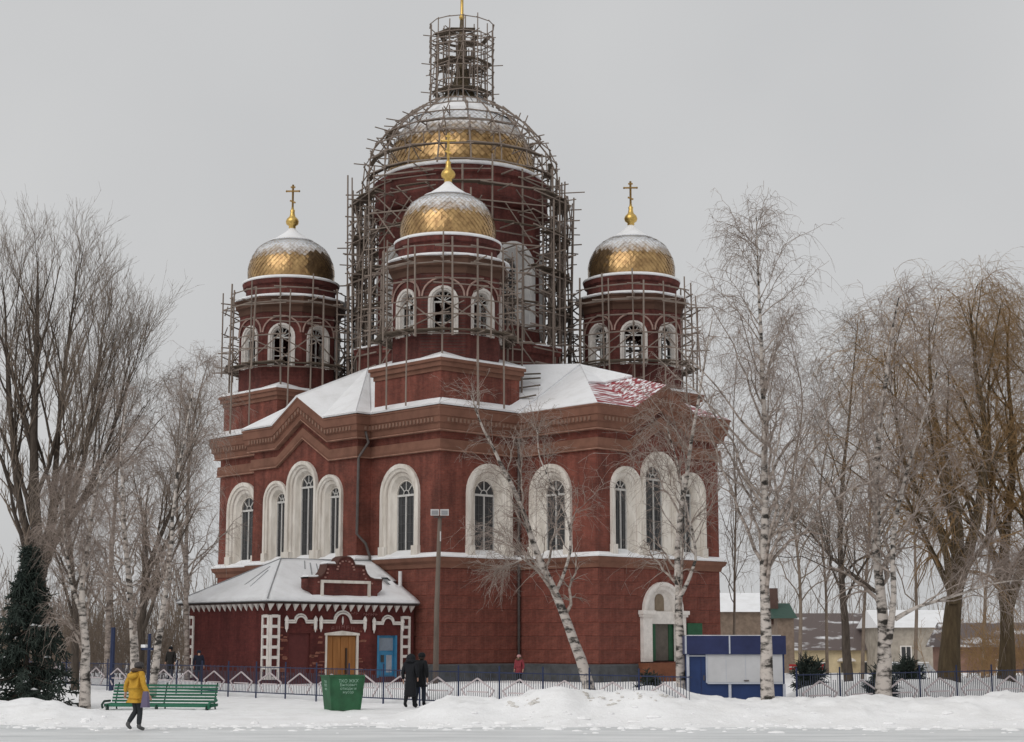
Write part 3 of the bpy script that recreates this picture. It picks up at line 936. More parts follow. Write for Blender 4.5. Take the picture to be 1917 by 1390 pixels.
def tower(cx, cy):
    c = (cx, cy)
    b = MB(); hw = 2.7
    b.box(cx - hw, cx + hw, cy - hw, cy + hw, 13.0, 16.0)
    for sx in (-1, 1):                      # corner lesenes
        for sy in (-1, 1):
            b.box(cx + sx * (hw - 0.28) - 0.3, cx + sx * (hw - 0.28) + 0.3, cy + sy * (hw - 0.28) - 0.3, cy + sy * (hw - 0.28) + 0.3, 13.0, 15.72)
    T = b.build('tower', BRICK, church)
    cb = MB()
    for h0, z0, z1 in ((hw + 0.08, 15.72, 15.95), (hw + 0.2, 15.95, 16.2), (hw + 0.28, 16.2, 16.36)):
        cb.box(cx - h0, cx + h0, cy - h0, cy + h0, z0, z1)
    cb.build('base_cornice', CORN, T)
    s = MB()
    q = [(cx - hw - .26, cy - hw - .26), (cx + hw + .26, cy - hw - .26), (cx + hw + .26, cy + hw + .26), (cx - hw - .26, cy + hw + .26)]
    o8 = octo(2.95, 17.1)
    bot = [(x, y, 16.36) for x, y in q] + [(x, y, 16.46) for x, y in q]
    top = [(cx + (x - cx) * 0.62, cy + (y - cy) * 0.62, 16.95) for x, y in q]
    s.add(bot + top, [(0, 1, 5, 4), (1, 2, 6, 5), (2, 3, 7, 6), (3, 0, 4, 7), (4, 5, 9, 8), (5, 6, 10, 9), (6, 7, 11, 10), (7, 4, 8, 11), (8, 9, 10, 11)])
    s.build('base_snow', SNOWR, T)
    # octagonal drum with arched openings
    R = 3.03; ap = R * math.cos(PI / 8); fw = R * math.sin(PI / 8)
    dr = MB(); fr = MB(); hd = MB(); mu = MB()
    for k in range(8):
        th = PI / 4 * k
        n = Vector((math.cos(th), math.sin(th))); d = Vector((-n.y, n.x))
        a = Vector(c) + n * ap - d * fw
        pl = Plane(a, d, n)
        wall_panel(dr, pl, 2 * fw, 16.3, 21.35, [[(fw + u, z) for u, z in arch_path(0.66, 17.79, 19.54, 10)]])
        arch_loft(fr, pl, fw, 17.76, 19.54, [(0.79, -0.04, 0), (0.79, 0.1, 0), (0.66, 0.1, 0), (0.63, 0.02, 0), (0.56, 0.0, 0), (0.52, -0.22, 0), (0.52, -0.3, 0)], 10)
        arc = [(fw + 1.10 * math.cos(PI - PI * t / 12), 19.77 + 0.98 * math.sin(PI - PI * t / 12)) for t in range(13)]
        hd.tube([pl.P(u, z, 0.05) for u, z in arc], 0.055, 4)
        o = -0.2
        mu.bar(pl.P(fw, 17.78, o), pl.P(fw, 19.54, o), 0.075, 0.06)
        mu.bar(pl.P(fw - .52, 19.50, o), pl.P(fw + .52, 19.50, o), 0.07, 0.09)
        mu.bar(pl.P(fw - .52, 18.42, o), pl.P(fw + .52, 18.42, o), 0.04, 0.05)
        for t in (1, 2, 3, 4, 5):
            g_ = PI * t / 6
            mu.bar(pl.P(fw, 19.54, o), pl.P(fw + 0.52 * math.cos(g_), 19.54 + 0.52 * math.sin(g_), o), 0.035, 0.045)
        mu.bar(pl.P(fw - .52, 17.79, o), pl.P(fw + .52, 17.79, o), 0.06, 0.1)
        for sg in (-1, 1):
            mu.bar(pl.P(fw + sg * .49, 17.79, o), pl.P(fw + sg * .49, 19.54, o), 0.06, 0.06)
    dr.build('drum', BRICK2, T)
    fr.build('window_surround', WHITE, T)
    hd.build('hood_moulding', mat('hood_pink', (0.40, 0.27, 0.23), 0.8), T)
    mu.build('window_bars', MUNTIN, T)
    fl = MB().lathe([(R - 0.1, 17.2), (R - 0.1, 17.3)], 8, c, PI / 8); fl.build('drum_floor', PLANK, T)
    co = MB()
    co.lathe([(R - .1, 20.95), (R + 0.05, 21.00), (R + 0.1, 21.30), (R + 0.26, 21.40), (R + 0.3, 21.73), (R + 0.36, 21.77), (R + 0.36, 21.87), (0.3, 21.89)], 8, c, PI / 8)
    co.build('drum_cornice', CORN2, T)
    sr = MB().lathe([(R + 0.34, 21.87), (R + 0.33, 21.97), (R + 0.1, 22.05), (2.6, 22.17), (2.4, 21.95)], 32, c); sr.build('ledge_snow', SNOWR, T, True)
    at_ = MB().lathe([(2.66, 21.85), (2.66, 22.70), (2.82, 22.77), (2.88, 23.05), (2.5, 23.07)], 40, c); at_.build('attic_ring', BRICK2, T)
    s2 = MB().lathe([(2.9, 23.03), (2.91, 23.15), (2.78, 23.22), (2.5, 23.25), (2.4, 23.05)], 40, c); s2.build('ring_snow', SNOWR, T, True)
    prof = [(2.50, 23.17), (2.56, 23.55), (2.57, 23.95), (2.49, 24.40), (2.30, 24.85), (2.06, 25.25), (1.68, 25.55), (1.22, 25.78)]
    core = MB().lathe([(r - 0.05, z) for r, z in prof] + [(0.9, 25.80)], 40, c); core.build('dome', GOLDP, T, True)
    dome_scales(prof, 52, 'gold_shingles', T, c, GOLD, dark={(-1, 1): (math.radians(283), 0.42, 24.75), (1, -1): (math.radians(168), 0.40, 24.7)}.get((int(math.copysign(1, cx)), int(math.copysign(1, cy)))))['kind'] = 'stuff'  # side domes: reflected drum painted as dark shingles on the inner flank
    cap = MB().lathe([(1.3, 25.73), (1.32, 25.81), (1.18, 25.85), (1.12, 25.88), (0.85, 26.07), (0.55, 26.27), (0.28, 26.50), (0.16, 26.65)], 32, c); cap.build('snow_cap', SNOWR, T, True)
    fin = MB().lathe([(0.1, 26.55), (0.22, 26.67), (0.2, 26.77), (0.36, 26.89), (0.40, 27.05), (0.34, 27.21), (0.18, 27.37), (0.13, 27.60), (0.15, 27.75), (0.09, 27.80), (0.07, 27.95)], 16, c)
    fin.build('finial', GOLDP, T, True)
    cr = MB(); orthodox_cross(cr, c, 27.80, 1.55); cr.build('cross', GOLDP if cx + cy < -1 else mat('cross_gilt', (0.30, 0.19, 0.07), 0.4, 0.2, 5, metal=0.7), T)
    return T
TT = 7.2
for cx, cy in ((-TT, -TT), (-TT, TT), (TT, -TT), (TT, TT)):
    tower(cx, cy)

# ---- central drum and great dome
ped = MB().lathe([(6.3, 15.5), (6.3, 18.2), (6.45, 18.3), (6.5, 18.6), (6.55, 18.65), (6.55, 18.75), (4.8, 18.9)], 8, (0, 0), PI / 8)
MT = ped.build('central_pedestal', BRICK2, church)
psn = MB().lathe([(6.53, 18.74), (6.5, 18.86), (5.9, 18.95), (5.0, 19.1)], 8, (0, 0), PI / 8, cap=False); psn.build('ledge_snow', SNOWR, MT)
R = 5.1; ap = R * math.cos(PI / 8); fw = R * math.sin(PI / 8)
dr = MB(); fr = MB(); mu = MB()
for k in range(8):
    th = PI / 4 * k
    n = Vector((math.cos(th), math.sin(th))); d = Vector((-n.y, n.x))
    pl = Plane(n * ap - d * fw, d, n)
    wall_panel(dr, pl, 2 * fw, 18.6, 27.4, [[(fw + u, z) for u, z in arch_path(1.12, 20.0, 23.4, 12)]])
    arch_loft(fr, pl, fw, 19.9, 23.4, [(1.52, -0.05, 0), (1.52, 0.16, 0), (1.25, 0.16, 0), (1.2, 0.06, 0), (1.12, 0.05, 0), (0.62, -0.5, 0), (0.62, -0.6, 0)], 12)
    o = -0.55
    mu.bar(pl.P(fw, 19.95, o), pl.P(fw, 23.95, o), 0.09, 0.06)
    for z in np.linspace(20.1, 23.4, 8):
        mu.bar(pl.P(fw - .62, z, o), pl.P(fw + .62, z, o), 0.05, 0.05)
    for sg in (-1, 1):
        mu.bar(pl.P(fw + sg * .58, 19.95, o), pl.P(fw + sg * .58, 23.5, o), 0.08, 0.06)
    dk = MB(); dk.prism([(u, z) for u, z in arch_path(0.7, 19.95, 23.4, 10)], pl.P(fw, 0, -0.66), pl.d, (0, 0, 1), pl.n, 0.04)
    dk.build('drum_pane', GLASS, MT)
dr.build('central_drum', BRICK2, MT)
fr.build('window_surround', mat('old_plaster', (0.60, 0.59, 0.58), 0.9, 0.3, 1.5, col2=(0.76, 0.75, 0.74)), MT)
mu.build('window_bars', MUNTIN, MT)
co = MB().lathe([(R - .1, 26.9), (R + 0.1, 27.0), (R + 0.15, 27.3), (R + 0.05, 27.35), (R + 0.05, 28.5), (R + 0.2, 28.65), (R + 0.22, 28.9), (R + 0.02, 29.0), (4.85, 29.05), (4.85, 29.3), (4.4, 29.35)], 32, (0, 0), PI / 8)
co.build('drum_cornice', BRICK2, MT)
wr = MB().lathe([(4.88, 29.2), (4.9, 29.38), (4.75, 29.47), (4.35, 29.5), (4.2, 29.3)], 48); wr.build('ledge_snow', SNOWR, MT, True)
gprof = [(4.36, 29.4), (4.42, 29.95), (4.38, 30.6), (4.15, 31.4), (3.72, 32.2), (3.1, 32.95), (2.4, 33.5), (1.8, 33.9), (1.35, 34.3)]
MB().lathe([(r - 0.06, z) for r, z in gprof] + [(1.0, 34.4)], 48).build('great_dome', GOLDP, MT, True)
dome_scales(gprof, 64, 'gold_shingles', MT, (0, 0), GOLD, 0.04)['kind'] = 'stuff'
MB().lathe([(3.2, 32.98), (2.45, 33.56), (1.85, 33.96), (1.4, 34.36), (1.0, 34.5)], 40, cap=False).build('dome_snow', SNOWR, MT, True)
MB().lathe([(1.36, 34.2), (1.2, 34.6), (0.85, 35.0), (0.55, 35.5), (0.38, 36.2), (0.30, 37.0), (0.34, 37.6), (0.24, 38.3), (0.14, 39.2), (0.10, 39.9)], 16).build('spire', GOLDD, MT, True)
MB().lathe([(0.12, 39.6), (0.18, 39.8), (0.10, 40.0), (0.09, 41.4)], 10).build('spire_tip', GOLDP, MT, True)
cr = MB(); orthodox_cross(cr, (0, 0), 41.3, 2.4, 0.13); cr.build('cross', GOLDP, MT)

# ---- rain pipes
def pipe(name, pts, r, m):
    MB().tube(pts, r, 8).build(name, m, church, True)
pipe('drain_pipe', [(-10.75, -4.6, 13.4), (-10.5, -4.75, 12.4), (-10.95, -4.5, 11.6), (-11.0, -4.5, 7.6), (-10.6, -4.75, 7.1), (-10.35, -4.8, 6.4), (-10.35, -4.8, 0.4)], 0.075, PIPE)
pipe('drain_pipe', [(-4.85, -10.3, 13.3), (-4.78, -10.2, 12.3), (-4.78, -10.2, 0.4)], 0.075, PIPE)
pipe('drain_pipe', [(-10.3, -7.25, 5.6), (-10.3, -7.25, 3.2)], 0.10, PIPEW)

# ------------------------------------------------------------------ scaffolds
def up_r():
    return random.uniform(0.045, 0.065)
def tower_scaffold(cx, cy, label, lean=0.0):
    S = empty('scaffold', CH, CH_ROT)
    tag(S, label, 'scaffold', 'timber scaffolds round the church domes')
    c = Vector((cx, cy, 0))
    def pt(r, k, z, n=12, j=0.0):
        t = 2 * PI * k / n + PI / 12
        return c + Vector((r * math.cos(t) + random.uniform(-j, j), r * math.sin(t) + random.uniform(-j, j), z))
    n = 12
    def base_z(v):
        dx, dy = abs(v.x - cx), abs(v.y - cy)
        return 16.45 if max(dx, dy) < 2.9 else 14.0
    for k in range(n):
        p = pt(3.55, k, 0, n, 0.1)
        pole('upright', (p.x, p.y, base_z(p)), pt(3.52, k, random.uniform(22.4, 23.3), n, 0.08), up_r(), POLE, S)
        if k % 2 == 0 or random.random() < 0.85:
            p = pt(4.0, k + 0.3, 0, n, 0.15)
            pole('upright', (p.x, p.y, base_z(p) - (0.1 if max(abs(p.x), abs(p.y)) > 10.4 else 0)) if max(abs(p.x), abs(p.y)) < 10.4 else (p.x, p.y, 17.5), pt(4.0, k + 0.3, random.uniform(21.6, 22.8), n, 0.08), up_r(), POLE, S)
    for z in (17.75, 19.6, 20.6, 21.5, 22.35):
        for k in range(n):
            if random.random() < 0.06: continue
            pole('ledger', pt(3.6, k - 0.2, z + random.uniform(-.06, .06), n), pt(3.6, k + 1.2, z + random.uniform(-.06, .06), n), random.uniform(0.035, 0.05), POLE, S)
    for z in (18.7, 20.2, 21.4):
        for k in range(n):
            if random.random() < 0.3: continue
            pole('outer_ledger', pt(4.05, k - 0.2, z + random.uniform(-.1, .1), n), pt(4.05, k + 1.2, z + random.uniform(-.1, .1), n), random.uniform(0.034, 0.046), POLE, S)
    for z in (17.8, 19.0, 20.0, 21.6):
        for k in range(n):
            if random.random() < 0.3: continue
            pole('putlog', pt(3.2, k, z, n), pt(random.uniform(3.95, 4.7), k, z + random.uniform(-.05, .05), n), 0.045, POLE, S)
    for k in range(n):
        zz = random.choice([0, 1])
        pole('brace', pt(3.68, k, 18.0 if zz else 19.5, n), pt(3.68, k + 1, 19.5 if zz else 18.0, n), 0.042, POLE, S)
        if random.random() < 0.6:
            pole('brace', pt(3.66, k, 19.4 if zz else 18.0, n), pt(3.66, k + 1.6, 18.0 if zz else 19.4, n), 0.038, POLE, S)
    for k in range(n):
        for r in (3.3, 3.6, 3.9):
            if random.random() < 0.15: continue
            z = 17.9 + random.uniform(0, 0.04)
            pole('plank', pt(r, k - 0.15, z, n), pt(r, k + 1.15, z + random.uniform(-.02, .05), n), 0, PLANK, S, (0.26, 0.05))
    return S
tower_scaffold(-TT, -TT, 'grey timber pole scaffold ringing the front tower drum')
tower_scaffold(-TT, TT, 'grey timber pole scaffold ringing the left tower drum')
tower_scaffold(TT, -TT, 'grey timber pole scaffold ringing the right tower drum behind birch twigs')

S = empty('scaffold', CH, CH_ROT)
tag(S, 'tall timber pole scaffold wrapping the central drum, great dome and spire', 'scaffold', 'timber scaffolds round the church domes')
def pm(r, a, z, j=0.0):
    return Vector((r * math.cos(a) + random.uniform(-j, j), r * math.sin(a) + random.uniform(-j, j), z))
NS = 24
def foot_z(v):
    m = max(abs(v.x), abs(v.y))
    return 18.75 if m < 5.6 and math.hypot(v.x, v.y) < 6.2 else 16.2
for ring, (r, zt) in enumerate(((5.65, 29.5), (6.15, 28.7), (6.65, 27.7))):
    for k in range(NS):
        a = 2 * PI * (k + 0.33 * ring) / NS
        if ring == 2 and random.random() < 0.12: continue
        if abs(a % (2 * PI) - 3.93) < 1.0 and random.random() < 0.55: continue
        p = pm(r, a, 0, 0.16)
        top = zt + random.uniform(-0.8, 0.9) + (1.6 if ring == 2 and abs(a - 2.356) < 0.55 else 0)
        pole('upright', (p.x, p.y, foot_z(p)), pm(r, a, top, 0.2), random.uniform(0.05, 0.07), POLE, S)
for k in range(26):
    a = random.choice([2.356, 5.5]) + random.uniform(-0.75, 0.75); r = random.uniform(5.6, 6.75)
    p = pm(r, a, 0)
    pole('upright', (p.x, p.y, 16.2 if r > 6 else 18.75), pm(r, a, random.uniform(25.5, 29.0), 0.2), random.uniform(0.045, 0.06), POLE, S)
    z0 = random.uniform(18, 26)
    pole('brace', pm(r, a, z0), pm(r + random.uniform(-.8, .5), a + random.uniform(-.5, .5), z0 + random.uniform(1.0, 2.4)), 0.042, POLE, S)
levels = [17.4, 18.6, 19.7, 20.8, 21.9, 23.0, 24.1, 25.3, 26.4, 27.5, 28.5]
for li, z in enumerate(levels):
    for k in range(0, NS, 2):
        for r in (5.7, 6.7):
            if r > 6.5 and z > 28: r = 6.2
            if abs(2 * PI * (k + 1) / NS - 3.93) < 1.0 and random.random() < 0.4: continue
            a0 = 2 * PI * (k - 0.3 + random.uniform(-.2, .2)) / NS; a1 = 2 * PI * (k + 2.3) / NS
            dz = random.uniform(-.3, .3)
            pole('ledger', pm(r / math.cos(PI / NS * 1.2), a0, z + dz), pm(r / math.cos(PI / NS * 1.2), a1, z + dz + random.uniform(-.25, .25)), random.uniform(0.038, 0.055), POLE, S)
for li, z in enumerate(levels[1:]):
    for k in range(NS):
        if random.random() < 0.2: continue
        a = 2 * PI * (k + random.uniform(-.2, .2)) / NS
        pole('putlog', pm(5.3, a, z + 0.1), pm(6.65 + random.choice([0.05, 0.1, 0.3, 0.6, 0.8]), a, z + random.uniform(0.0, 0.25)), random.uniform(0.04, 0.055), POLE, S)
for k in range(NS):
    for z0 in (17.2, 18.8, 20.2, 21.6, 23.4, 24.6, 25.8):
        if random.random() < 0.3 or (abs(2 * PI * k / NS - 3.93) < 1.0 and random.random() < 0.5): continue
        s_ = random.choice([-1, 1])
        r = random.choice([5.75, 6.2, 6.7])
        a = 2 * PI * k / NS
        pole('brace', pm(r, a, z0), pm(r, a + s_ * 2 * PI / NS * random.uniform(1, 1.6), z0 + random.uniform(1.8, 2.6)), 0.042, POLE, S)
for z in (20.9, 23.1, 25.4, 27.6):
    for k in range(NS):
        for r in (5.85, 6.15, 6.45):
            if random.random() < 0.3 or (abs(2 * PI * k / NS - 3.93) < 1.0 and random.random() < 0.5): continue
            pole('plank', pm(r, 2 * PI * (k - 0.1) / NS, z + 0.16 + random.uniform(0, .05)), pm(r, 2 * PI * (k + 1.1) / NS, z + 0.16 + random.uniform(0, .05)), 0, PLANK, S, (0.3, 0.05))
# cage over the dome
ND = 20
GP = np.array(gprof)
def dome_r(z):
    return float(np.interp(z, GP[:, 1], GP[:, 0]))
cage = [(29.2, 5.9), (30.2, 5.8), (31.1, 5.4), (31.9, 4.8), (32.7, 4.05), (33.4, 3.2), (34.0, 2.3)]
for k in range(ND):
    a = 2 * PI * k / ND
    for (z0, r0), (z1, r1) in zip(cage[:-1], cage[1:]):
        if random.random() < 0.1: continue
        p0, p1 = pm(r0, a, z0, 0.05), pm(r1, a, z1, 0.05)
        e = (p1 - p0).normalized() * random.uniform(0.1, 0.55)
        pole('rafter', p0 - e * 0.4, p1 + e, random.uniform(0.04, 0.055), POLE, S)
    for (z0, r0) in cage[1:5]:
        rr = dome_r(z0)
        if random.random() < 0.8:
            pole('post', pm(max(rr + 0.15, r0 - 1.2), a + 0.03, z0 - 0.9), pm(r0 + 0.05, a, z0 + random.uniform(0.1, 0.7)) if random.random() < 0.35 else pm(max(rr + 0.3, r0 - 1.1), a + 0.03, z0 + 0.4), 0.04, POLE, S)
        if random.random() < 0.5:
            pole('putlog', pm(rr + 0.1, a, z0), pm(r0 + random.uniform(0.1, 0.8), a, z0 + random.uniform(0, .25)), 0.04, POLE, S)
for (z0, r0) in cage:
    for k in range(ND):
        a0, a1 = 2 * PI * (k - 0.1) / ND, 2 * PI * (k + 1.1) / ND
        pole('cage_ledger', pm(r0 * 1.01, a0, z0 + random.uniform(-.06, .06)), pm(r0 * 1.01, a1, z0 + random.uniform(-.06, .06)), random.uniform(0.035, 0.05), POLE, S)
for (z0, r0) in ((29.3, 5.6), (30.25, 5.5), (32.0, 4.5)):
    for k in range(ND):
        if random.random() < 0.3: continue
        pole('plank', pm(r0 * 0.99, 2 * PI * k / ND, z0), pm(r0 * 0.99, 2 * PI * (k + 1) / ND, z0 + .03), 0, PLANK, S, (0.28, 0.05))
# cage round the spire
for k in range(14):
    a = 2 * PI * k / 14
    pole('spire_upright', pm(1.95, a, 33.75, 0.03), pm(1.93, a, random.uniform(39.0, 39.55), 0.05), 0.042, POLE, S)
    if k % 2 == 0:
        pole('spire_upright', pm(1.25, a + 0.2, 34.2, 0.03), pm(1.2, a + 0.2, random.uniform(38.3, 39.5), 0.05), 0.04, POLE, S)
        pole('brace', pm(1.95, a, random.choice([34.6, 36.2])), pm(1.95, a + 0.45, random.choice([35.9, 37.6])), 0.035, POLE, S)
for z in (34.6, 35.3, 36.2, 37.0, 37.6, 38.0, 38.3, 39.2):
    for k in range(7):
        a0, a1 = 2 * PI * (k - 0.05) / 7, 2 * PI * (k + 1.05) / 7
        am = (a0 + a1) / 2
        pole('spire_ledger', pm(2.0, a0, z + random.uniform(-.05, .05)), pm(2.0, am, z + random.uniform(-.05, .05)), 0.034, POLE, S)
        pole('spire_ledger', pm(2.0, am, z), pm(2.0, a1, z + random.uniform(-.05, .05)), 0.034, POLE, S)
for z in (34.8, 36.6, 38.4):
    for k in range(7):
        a = 2 * PI * k / 7
        pole('putlog', pm(0.5, a, z), pm(2.0 + random.uniform(0.1, 0.8), a, z), 0.036, POLE, S)
        for r in (0.9, 1.3, 1.7):
            if random.random() < 0.25: continue
            pole('plank', pm(r, a, z + 0.1), pm(r, a + 2 * PI / 7, z + 0.12), 0, PLANK, S, (0.3, 0.05))
for k in range(26):
    a = random.uniform(0, 2 * PI); r_ = random.uniform(0.35, 1.75); z0 = random.uniform(34.4, 37.0)
    pole('spire_post', pm(r_, a, z0), pm(r_ * random.uniform(0.8, 1.1), a + random.uniform(-.15, .15), z0 + random.uniform(1.4, 2.8)), 0.038, POLE, S)
for k in range(18):
    a = random.uniform(0, 2 * PI); z0 = random.uniform(34.6, 38.6)
    pole('spire_brace', pm(1.9, a, z0), pm(1.9, a + random.uniform(1.0, 2.6), z0 + random.uniform(-.4, .8)), 0.036, POLE, S)
for k in range(26):         # bare lathing at the foot of the spire
    a = 2 * PI * k / 26
    pole('lath', pm(2.1, a, 33.75, 0.03), pm(0.7, a + random.uniform(-.2, .2), random.uniform(34.7, 35.4)), 0.035, TIN, S)

for (a_, b_) in (((-4.9, -6.6, 16.3), (-2.6, -9.6, 16.35)), ((-4.9, -7.2, 15.9), (-2.9, -9.9, 16.05)), ((-4.8, -8.3, 15.3), (-3.2, -10.2, 15.6)), ((-4.9, -6.2, 16.6), (-3.0, -8.2, 17.0)), ((-4.8, -9.3, 14.7), (-3.9, -10.6, 14.95))):
    pole('loose_plank', a_, b_, 0, PLANK, S, (0.16, 0.06))

# ------------------------------------------------------------------ porch (its own building against the church)
porch = empty('porch', CH, CH_ROT)
tag(porch, 'low dark red brick porch with white quoins and snowy hipped roof', 'porch')
P0, P1, Q0, Q1 = -19.0, -10.25, -8.3, -1.35
PZ = 3.55
fpl = Plane((P0, Q0), (1, 0), (0, -1))
spl = Plane((P0, Q1), (0, -1), (-1, 0))
U = lambda p: p - P0
doors = [(U(-17.25), 0.62, 2.45), (U(-14.75), 0.95, 2.36), (U(-11.95), 0.57, 2.36)]
pw = MB()
wall_panel(pw, fpl, P1 - P0, 0.0, PZ + 0.4, [[(u - w, 0.35), (u - w, zt), (u + w, zt), (u + w, 0.35)][::-1] for u, w, zt in doors])
wall_panel(pw, spl, Q1 - Q0, 0.0, PZ + 0.4, [])
pw.poly([(P0, Q1, 0), (P1, Q1, 0), (P1, Q1, PZ + .4), (P0, Q1, PZ + .4)])
for u, w, zt in doors:        # reveals
    for a_, b_ in (((u - w, .35), (u - w, zt)), ((u + w, zt), (u + w, .35)), ((u - w, zt), (u + w, zt))):
        pw.poly([fpl.P(a_[0], a_[1], 0), fpl.P(b_[0], b_[1], 0), fpl.P(b_[0], b_[1], -0.35), fpl.P(a_[0], a_[1], -0.35)])
pw.build('wall', PORCHB, porch, fix=False)
# doors
def door_box(name, u0, u1, z0, z1, n0, n1, m, parent=porch):
    b = MB(); c8 = [fpl.P(u, z, nn) for z in (z0, z1) for u, nn in ((u0, n0), (u1, n0), (u1, n1), (u0, n1))]
    b.add(c8, [(0, 1, 2, 3), (7, 6, 5, 4), (0, 4, 5, 1), (1, 5, 6, 2), (2, 6, 7, 3), (3, 7, 4, 0)])
    return b.build(name, m, parent)
ODOOR = mat('varnished_door', (0.24, 0.10, 0.028), 0.6, 0.25, 2, col2=(0.36, 0.16, 0.05), stretch=(3, 3, 0.4))
BDOOR = mat('blue_door', (0.045, 0.20, 0.36), 0.5, 0.15, 3)
u, w, zt = doors[0]
door_box('blocked_door', u - w, u + w, 0.3, zt, -0.14, -0.1, mat('boarded_door', (0.105, 0.028, 0.026), 0.8), porch)
u, w, zt = doors[1]
od = door_box('wooden_door', u - w, u - 0.0, 0.3, zt, -0.2, -0.12, ODOOR)
for k in range(4):
    door_box('board', u - w + 0.02 + k * 0.47, u - w + 0.45 + k * 0.47, 0.35, zt - 0.06, -0.12, -0.09, ODOOR, od)
door_box('door_half', u, u + w, 0.3, zt, -0.2, -0.12, ODOOR, od)
door_box('door_pull', u + 0.28, u + 0.36, 0.5, 1.75, -0.09, -0.02, mat('dark_handle', (0.05, 0.03, 0.02), 0.5), od)
for sg in (-1, 1):
    door_box('door_frame', u + sg * w - 0.05, u + sg * w + 0.05, 0.3, zt, -0.05, 0.04, CREAM, od)
b = MB(); b.prism([(-w - .1, 0), (w + .1, 0), (w + .1, .1), (0, .22), (-w - .1, .1)], fpl.P(u, zt, -0.05), fpl.d, (0, 0, 1), fpl.n, 0.1); b.build('door_lintel', CREAM, od)
u, w, zt = doors[2]
bd = door_box('blue_door', u - w, u + w, 0.3, zt, -0.2, -0.12, BDOOR)
door_box('door_panel', u - w + 0.12, u + w - 0.12, 1.62, zt - 0.12, -0.12, -0.10, mat('door_upper', (0.20, 0.24, 0.29), 0.3), bd)
door_box('door_window', u - 0.3, u - 0.1, 1.05, 1.4, -0.12, -0.10, GLASS, bd)
door_box('notice', u + 0.05, u + 0.4, 0.55, 1.4, -0.12, -0.11, mat('paper_notice', (0.30, 0.32, 0.36), 0.8), bd)
for sg in (-1, 1):
    door_box('door_frame', u + sg * w - 0.05, u + sg * w + 0.05, 0.3, zt, -0.1, 0.03, BDOOR, bd)
# hood mouldings over the three openings
for u, w, zt in doors:
    hw = {0.62: 0.84, 0.95: 1.33, 0.57: 0.90}[w]
    zc = {0.62: 2.96, 0.95: 2.97, 0.57: 2.92}[w]
    r_ = hw * 0.36
    hm = MB()
    def arcpts(rr, z_):
        pts = [(u - hw, z_), (u - r_ - (r_ - rr) * 0 , z_)]
        return pts
    for off, rad, zz in ((0.08, 0.03, 0.0), (0.06, 0.025, 0.09)):
        pts = [(u - hw, zc + zz)] + [(u + (r_ + zz * 0.6) * math.cos(PI - PI * k / 10), zc + zz + (r_ + zz * 0.2) * math.sin(PI - PI * k / 10) * 0.95) for k in range(11)] + [(u + hw, zc + zz)]
        hm.tube([fpl.P(a_, z_, off) for a_, z_ in pts], rad + 0.02, 5)
    h = hm.build('hood_moulding', WHITE, porch)
    for sg in (-1, 1):
        pb = MB()
        pb.lathe([(0.015, -0.50), (0.05, -0.38), (0.085, -0.34), (0.10, -0.1), (0.09, 0.0), (0.12, 0.05), (0.10, 0.16), (0.06, 0.22), (0.015, 0.28)], 8, (0, 0))
        pv = MB(); pv.add([fpl.P(u + sg * hw, zc + 0.04 + z_, 0.10) + fpl.d * x_ + fpl.n * (-y_ * 0.7) for x_, y_, z_ in pb.v], pb.f)
        pv.build('pendant', WHITE, h)
    if w > 0.8:
        pb = MB().lathe([(0.01, -0.2), (0.05, -0.05), (0.04, 0.12), (0.01, 0.2)], 6)
        pv = MB(); pv.add([fpl.P(u, zc + 0.1 + z_, 0.05) + fpl.d * x_ + fpl.n * (-y_) for x_, y_, z_ in pb.v], pb.f); pv.build('pendant', WHITE, h)
# faded lettering above the middle door (not legible in the photograph)
lt = MB()
for k in range(5):
    uu = U(-14.75) - 0.62 + k * 0.30
    zz = doors[1][2] + 0.34 - 0.05 * abs(k - 2)
    for a_, b_ in (((0, 0), (0, .16)), ((0, .16), (.14, .16)), ((.14, .16), (.14, 0)), ((0, .08), (.14, .08))):
        if (k + int(a_[0] * 10)) % 3 == 1 and a_ != (0, 0): continue
        lt.bar(fpl.P(uu + a_[0], zz + a_[1], 0.012), fpl.P(uu + b_[0], zz + b_[1], 0.012), 0.022, 0.02)
lt.build('faded_lettering', mat('faded_letters', (0.26, 0.12, 0.11), 0.9), porch)
lt = MB()
for k in range(11):
    if k in (3, 4): continue
    uu = U(-14.75) + 0.55 + k * 0.15; zz = 3.32 + (0.05 if k < 3 else 0)
    lt.bar(fpl.P(uu, zz, 0.012), fpl.P(uu + 0.03, zz + 0.13, 0.012), 0.025, 0.02)
    lt.bar(fpl.P(uu + 0.01, zz + (0.12 if k % 2 else 0.02), 0.012), fpl.P(uu + 0.11, zz + 0.07, 0.012), 0.025, 0.02)
lt.build('faded_lettering', MATS['faded_letters'], porch)
# bare patches where plaster has come off
ps = MB()
for k in range(46):
    uu = random.choice([random.uniform(0.55, 0.95), random.uniform(2.5, 3.2), random.uniform(2.4, 3.1), random.uniform(5.2, 5.6)]); zz = random.uniform(0.4, 2.9)
    wv, hv = random.uniform(0.06, 0.2), random.uniform(0.03, 0.07)
    ps.prism([(-wv, -hv), (wv * .8, -hv), (wv, hv * .6), (-wv * .7, hv)], fpl.P(uu, zz, 0.0), fpl.d, (0, 0, 1), fpl.n, 0.012)
tag(ps.build('bare_brick_patches', mat('bare_brick', (0.24, 0.10, 0.07), 0.9, 0.35, 6), porch), kind='stuff')
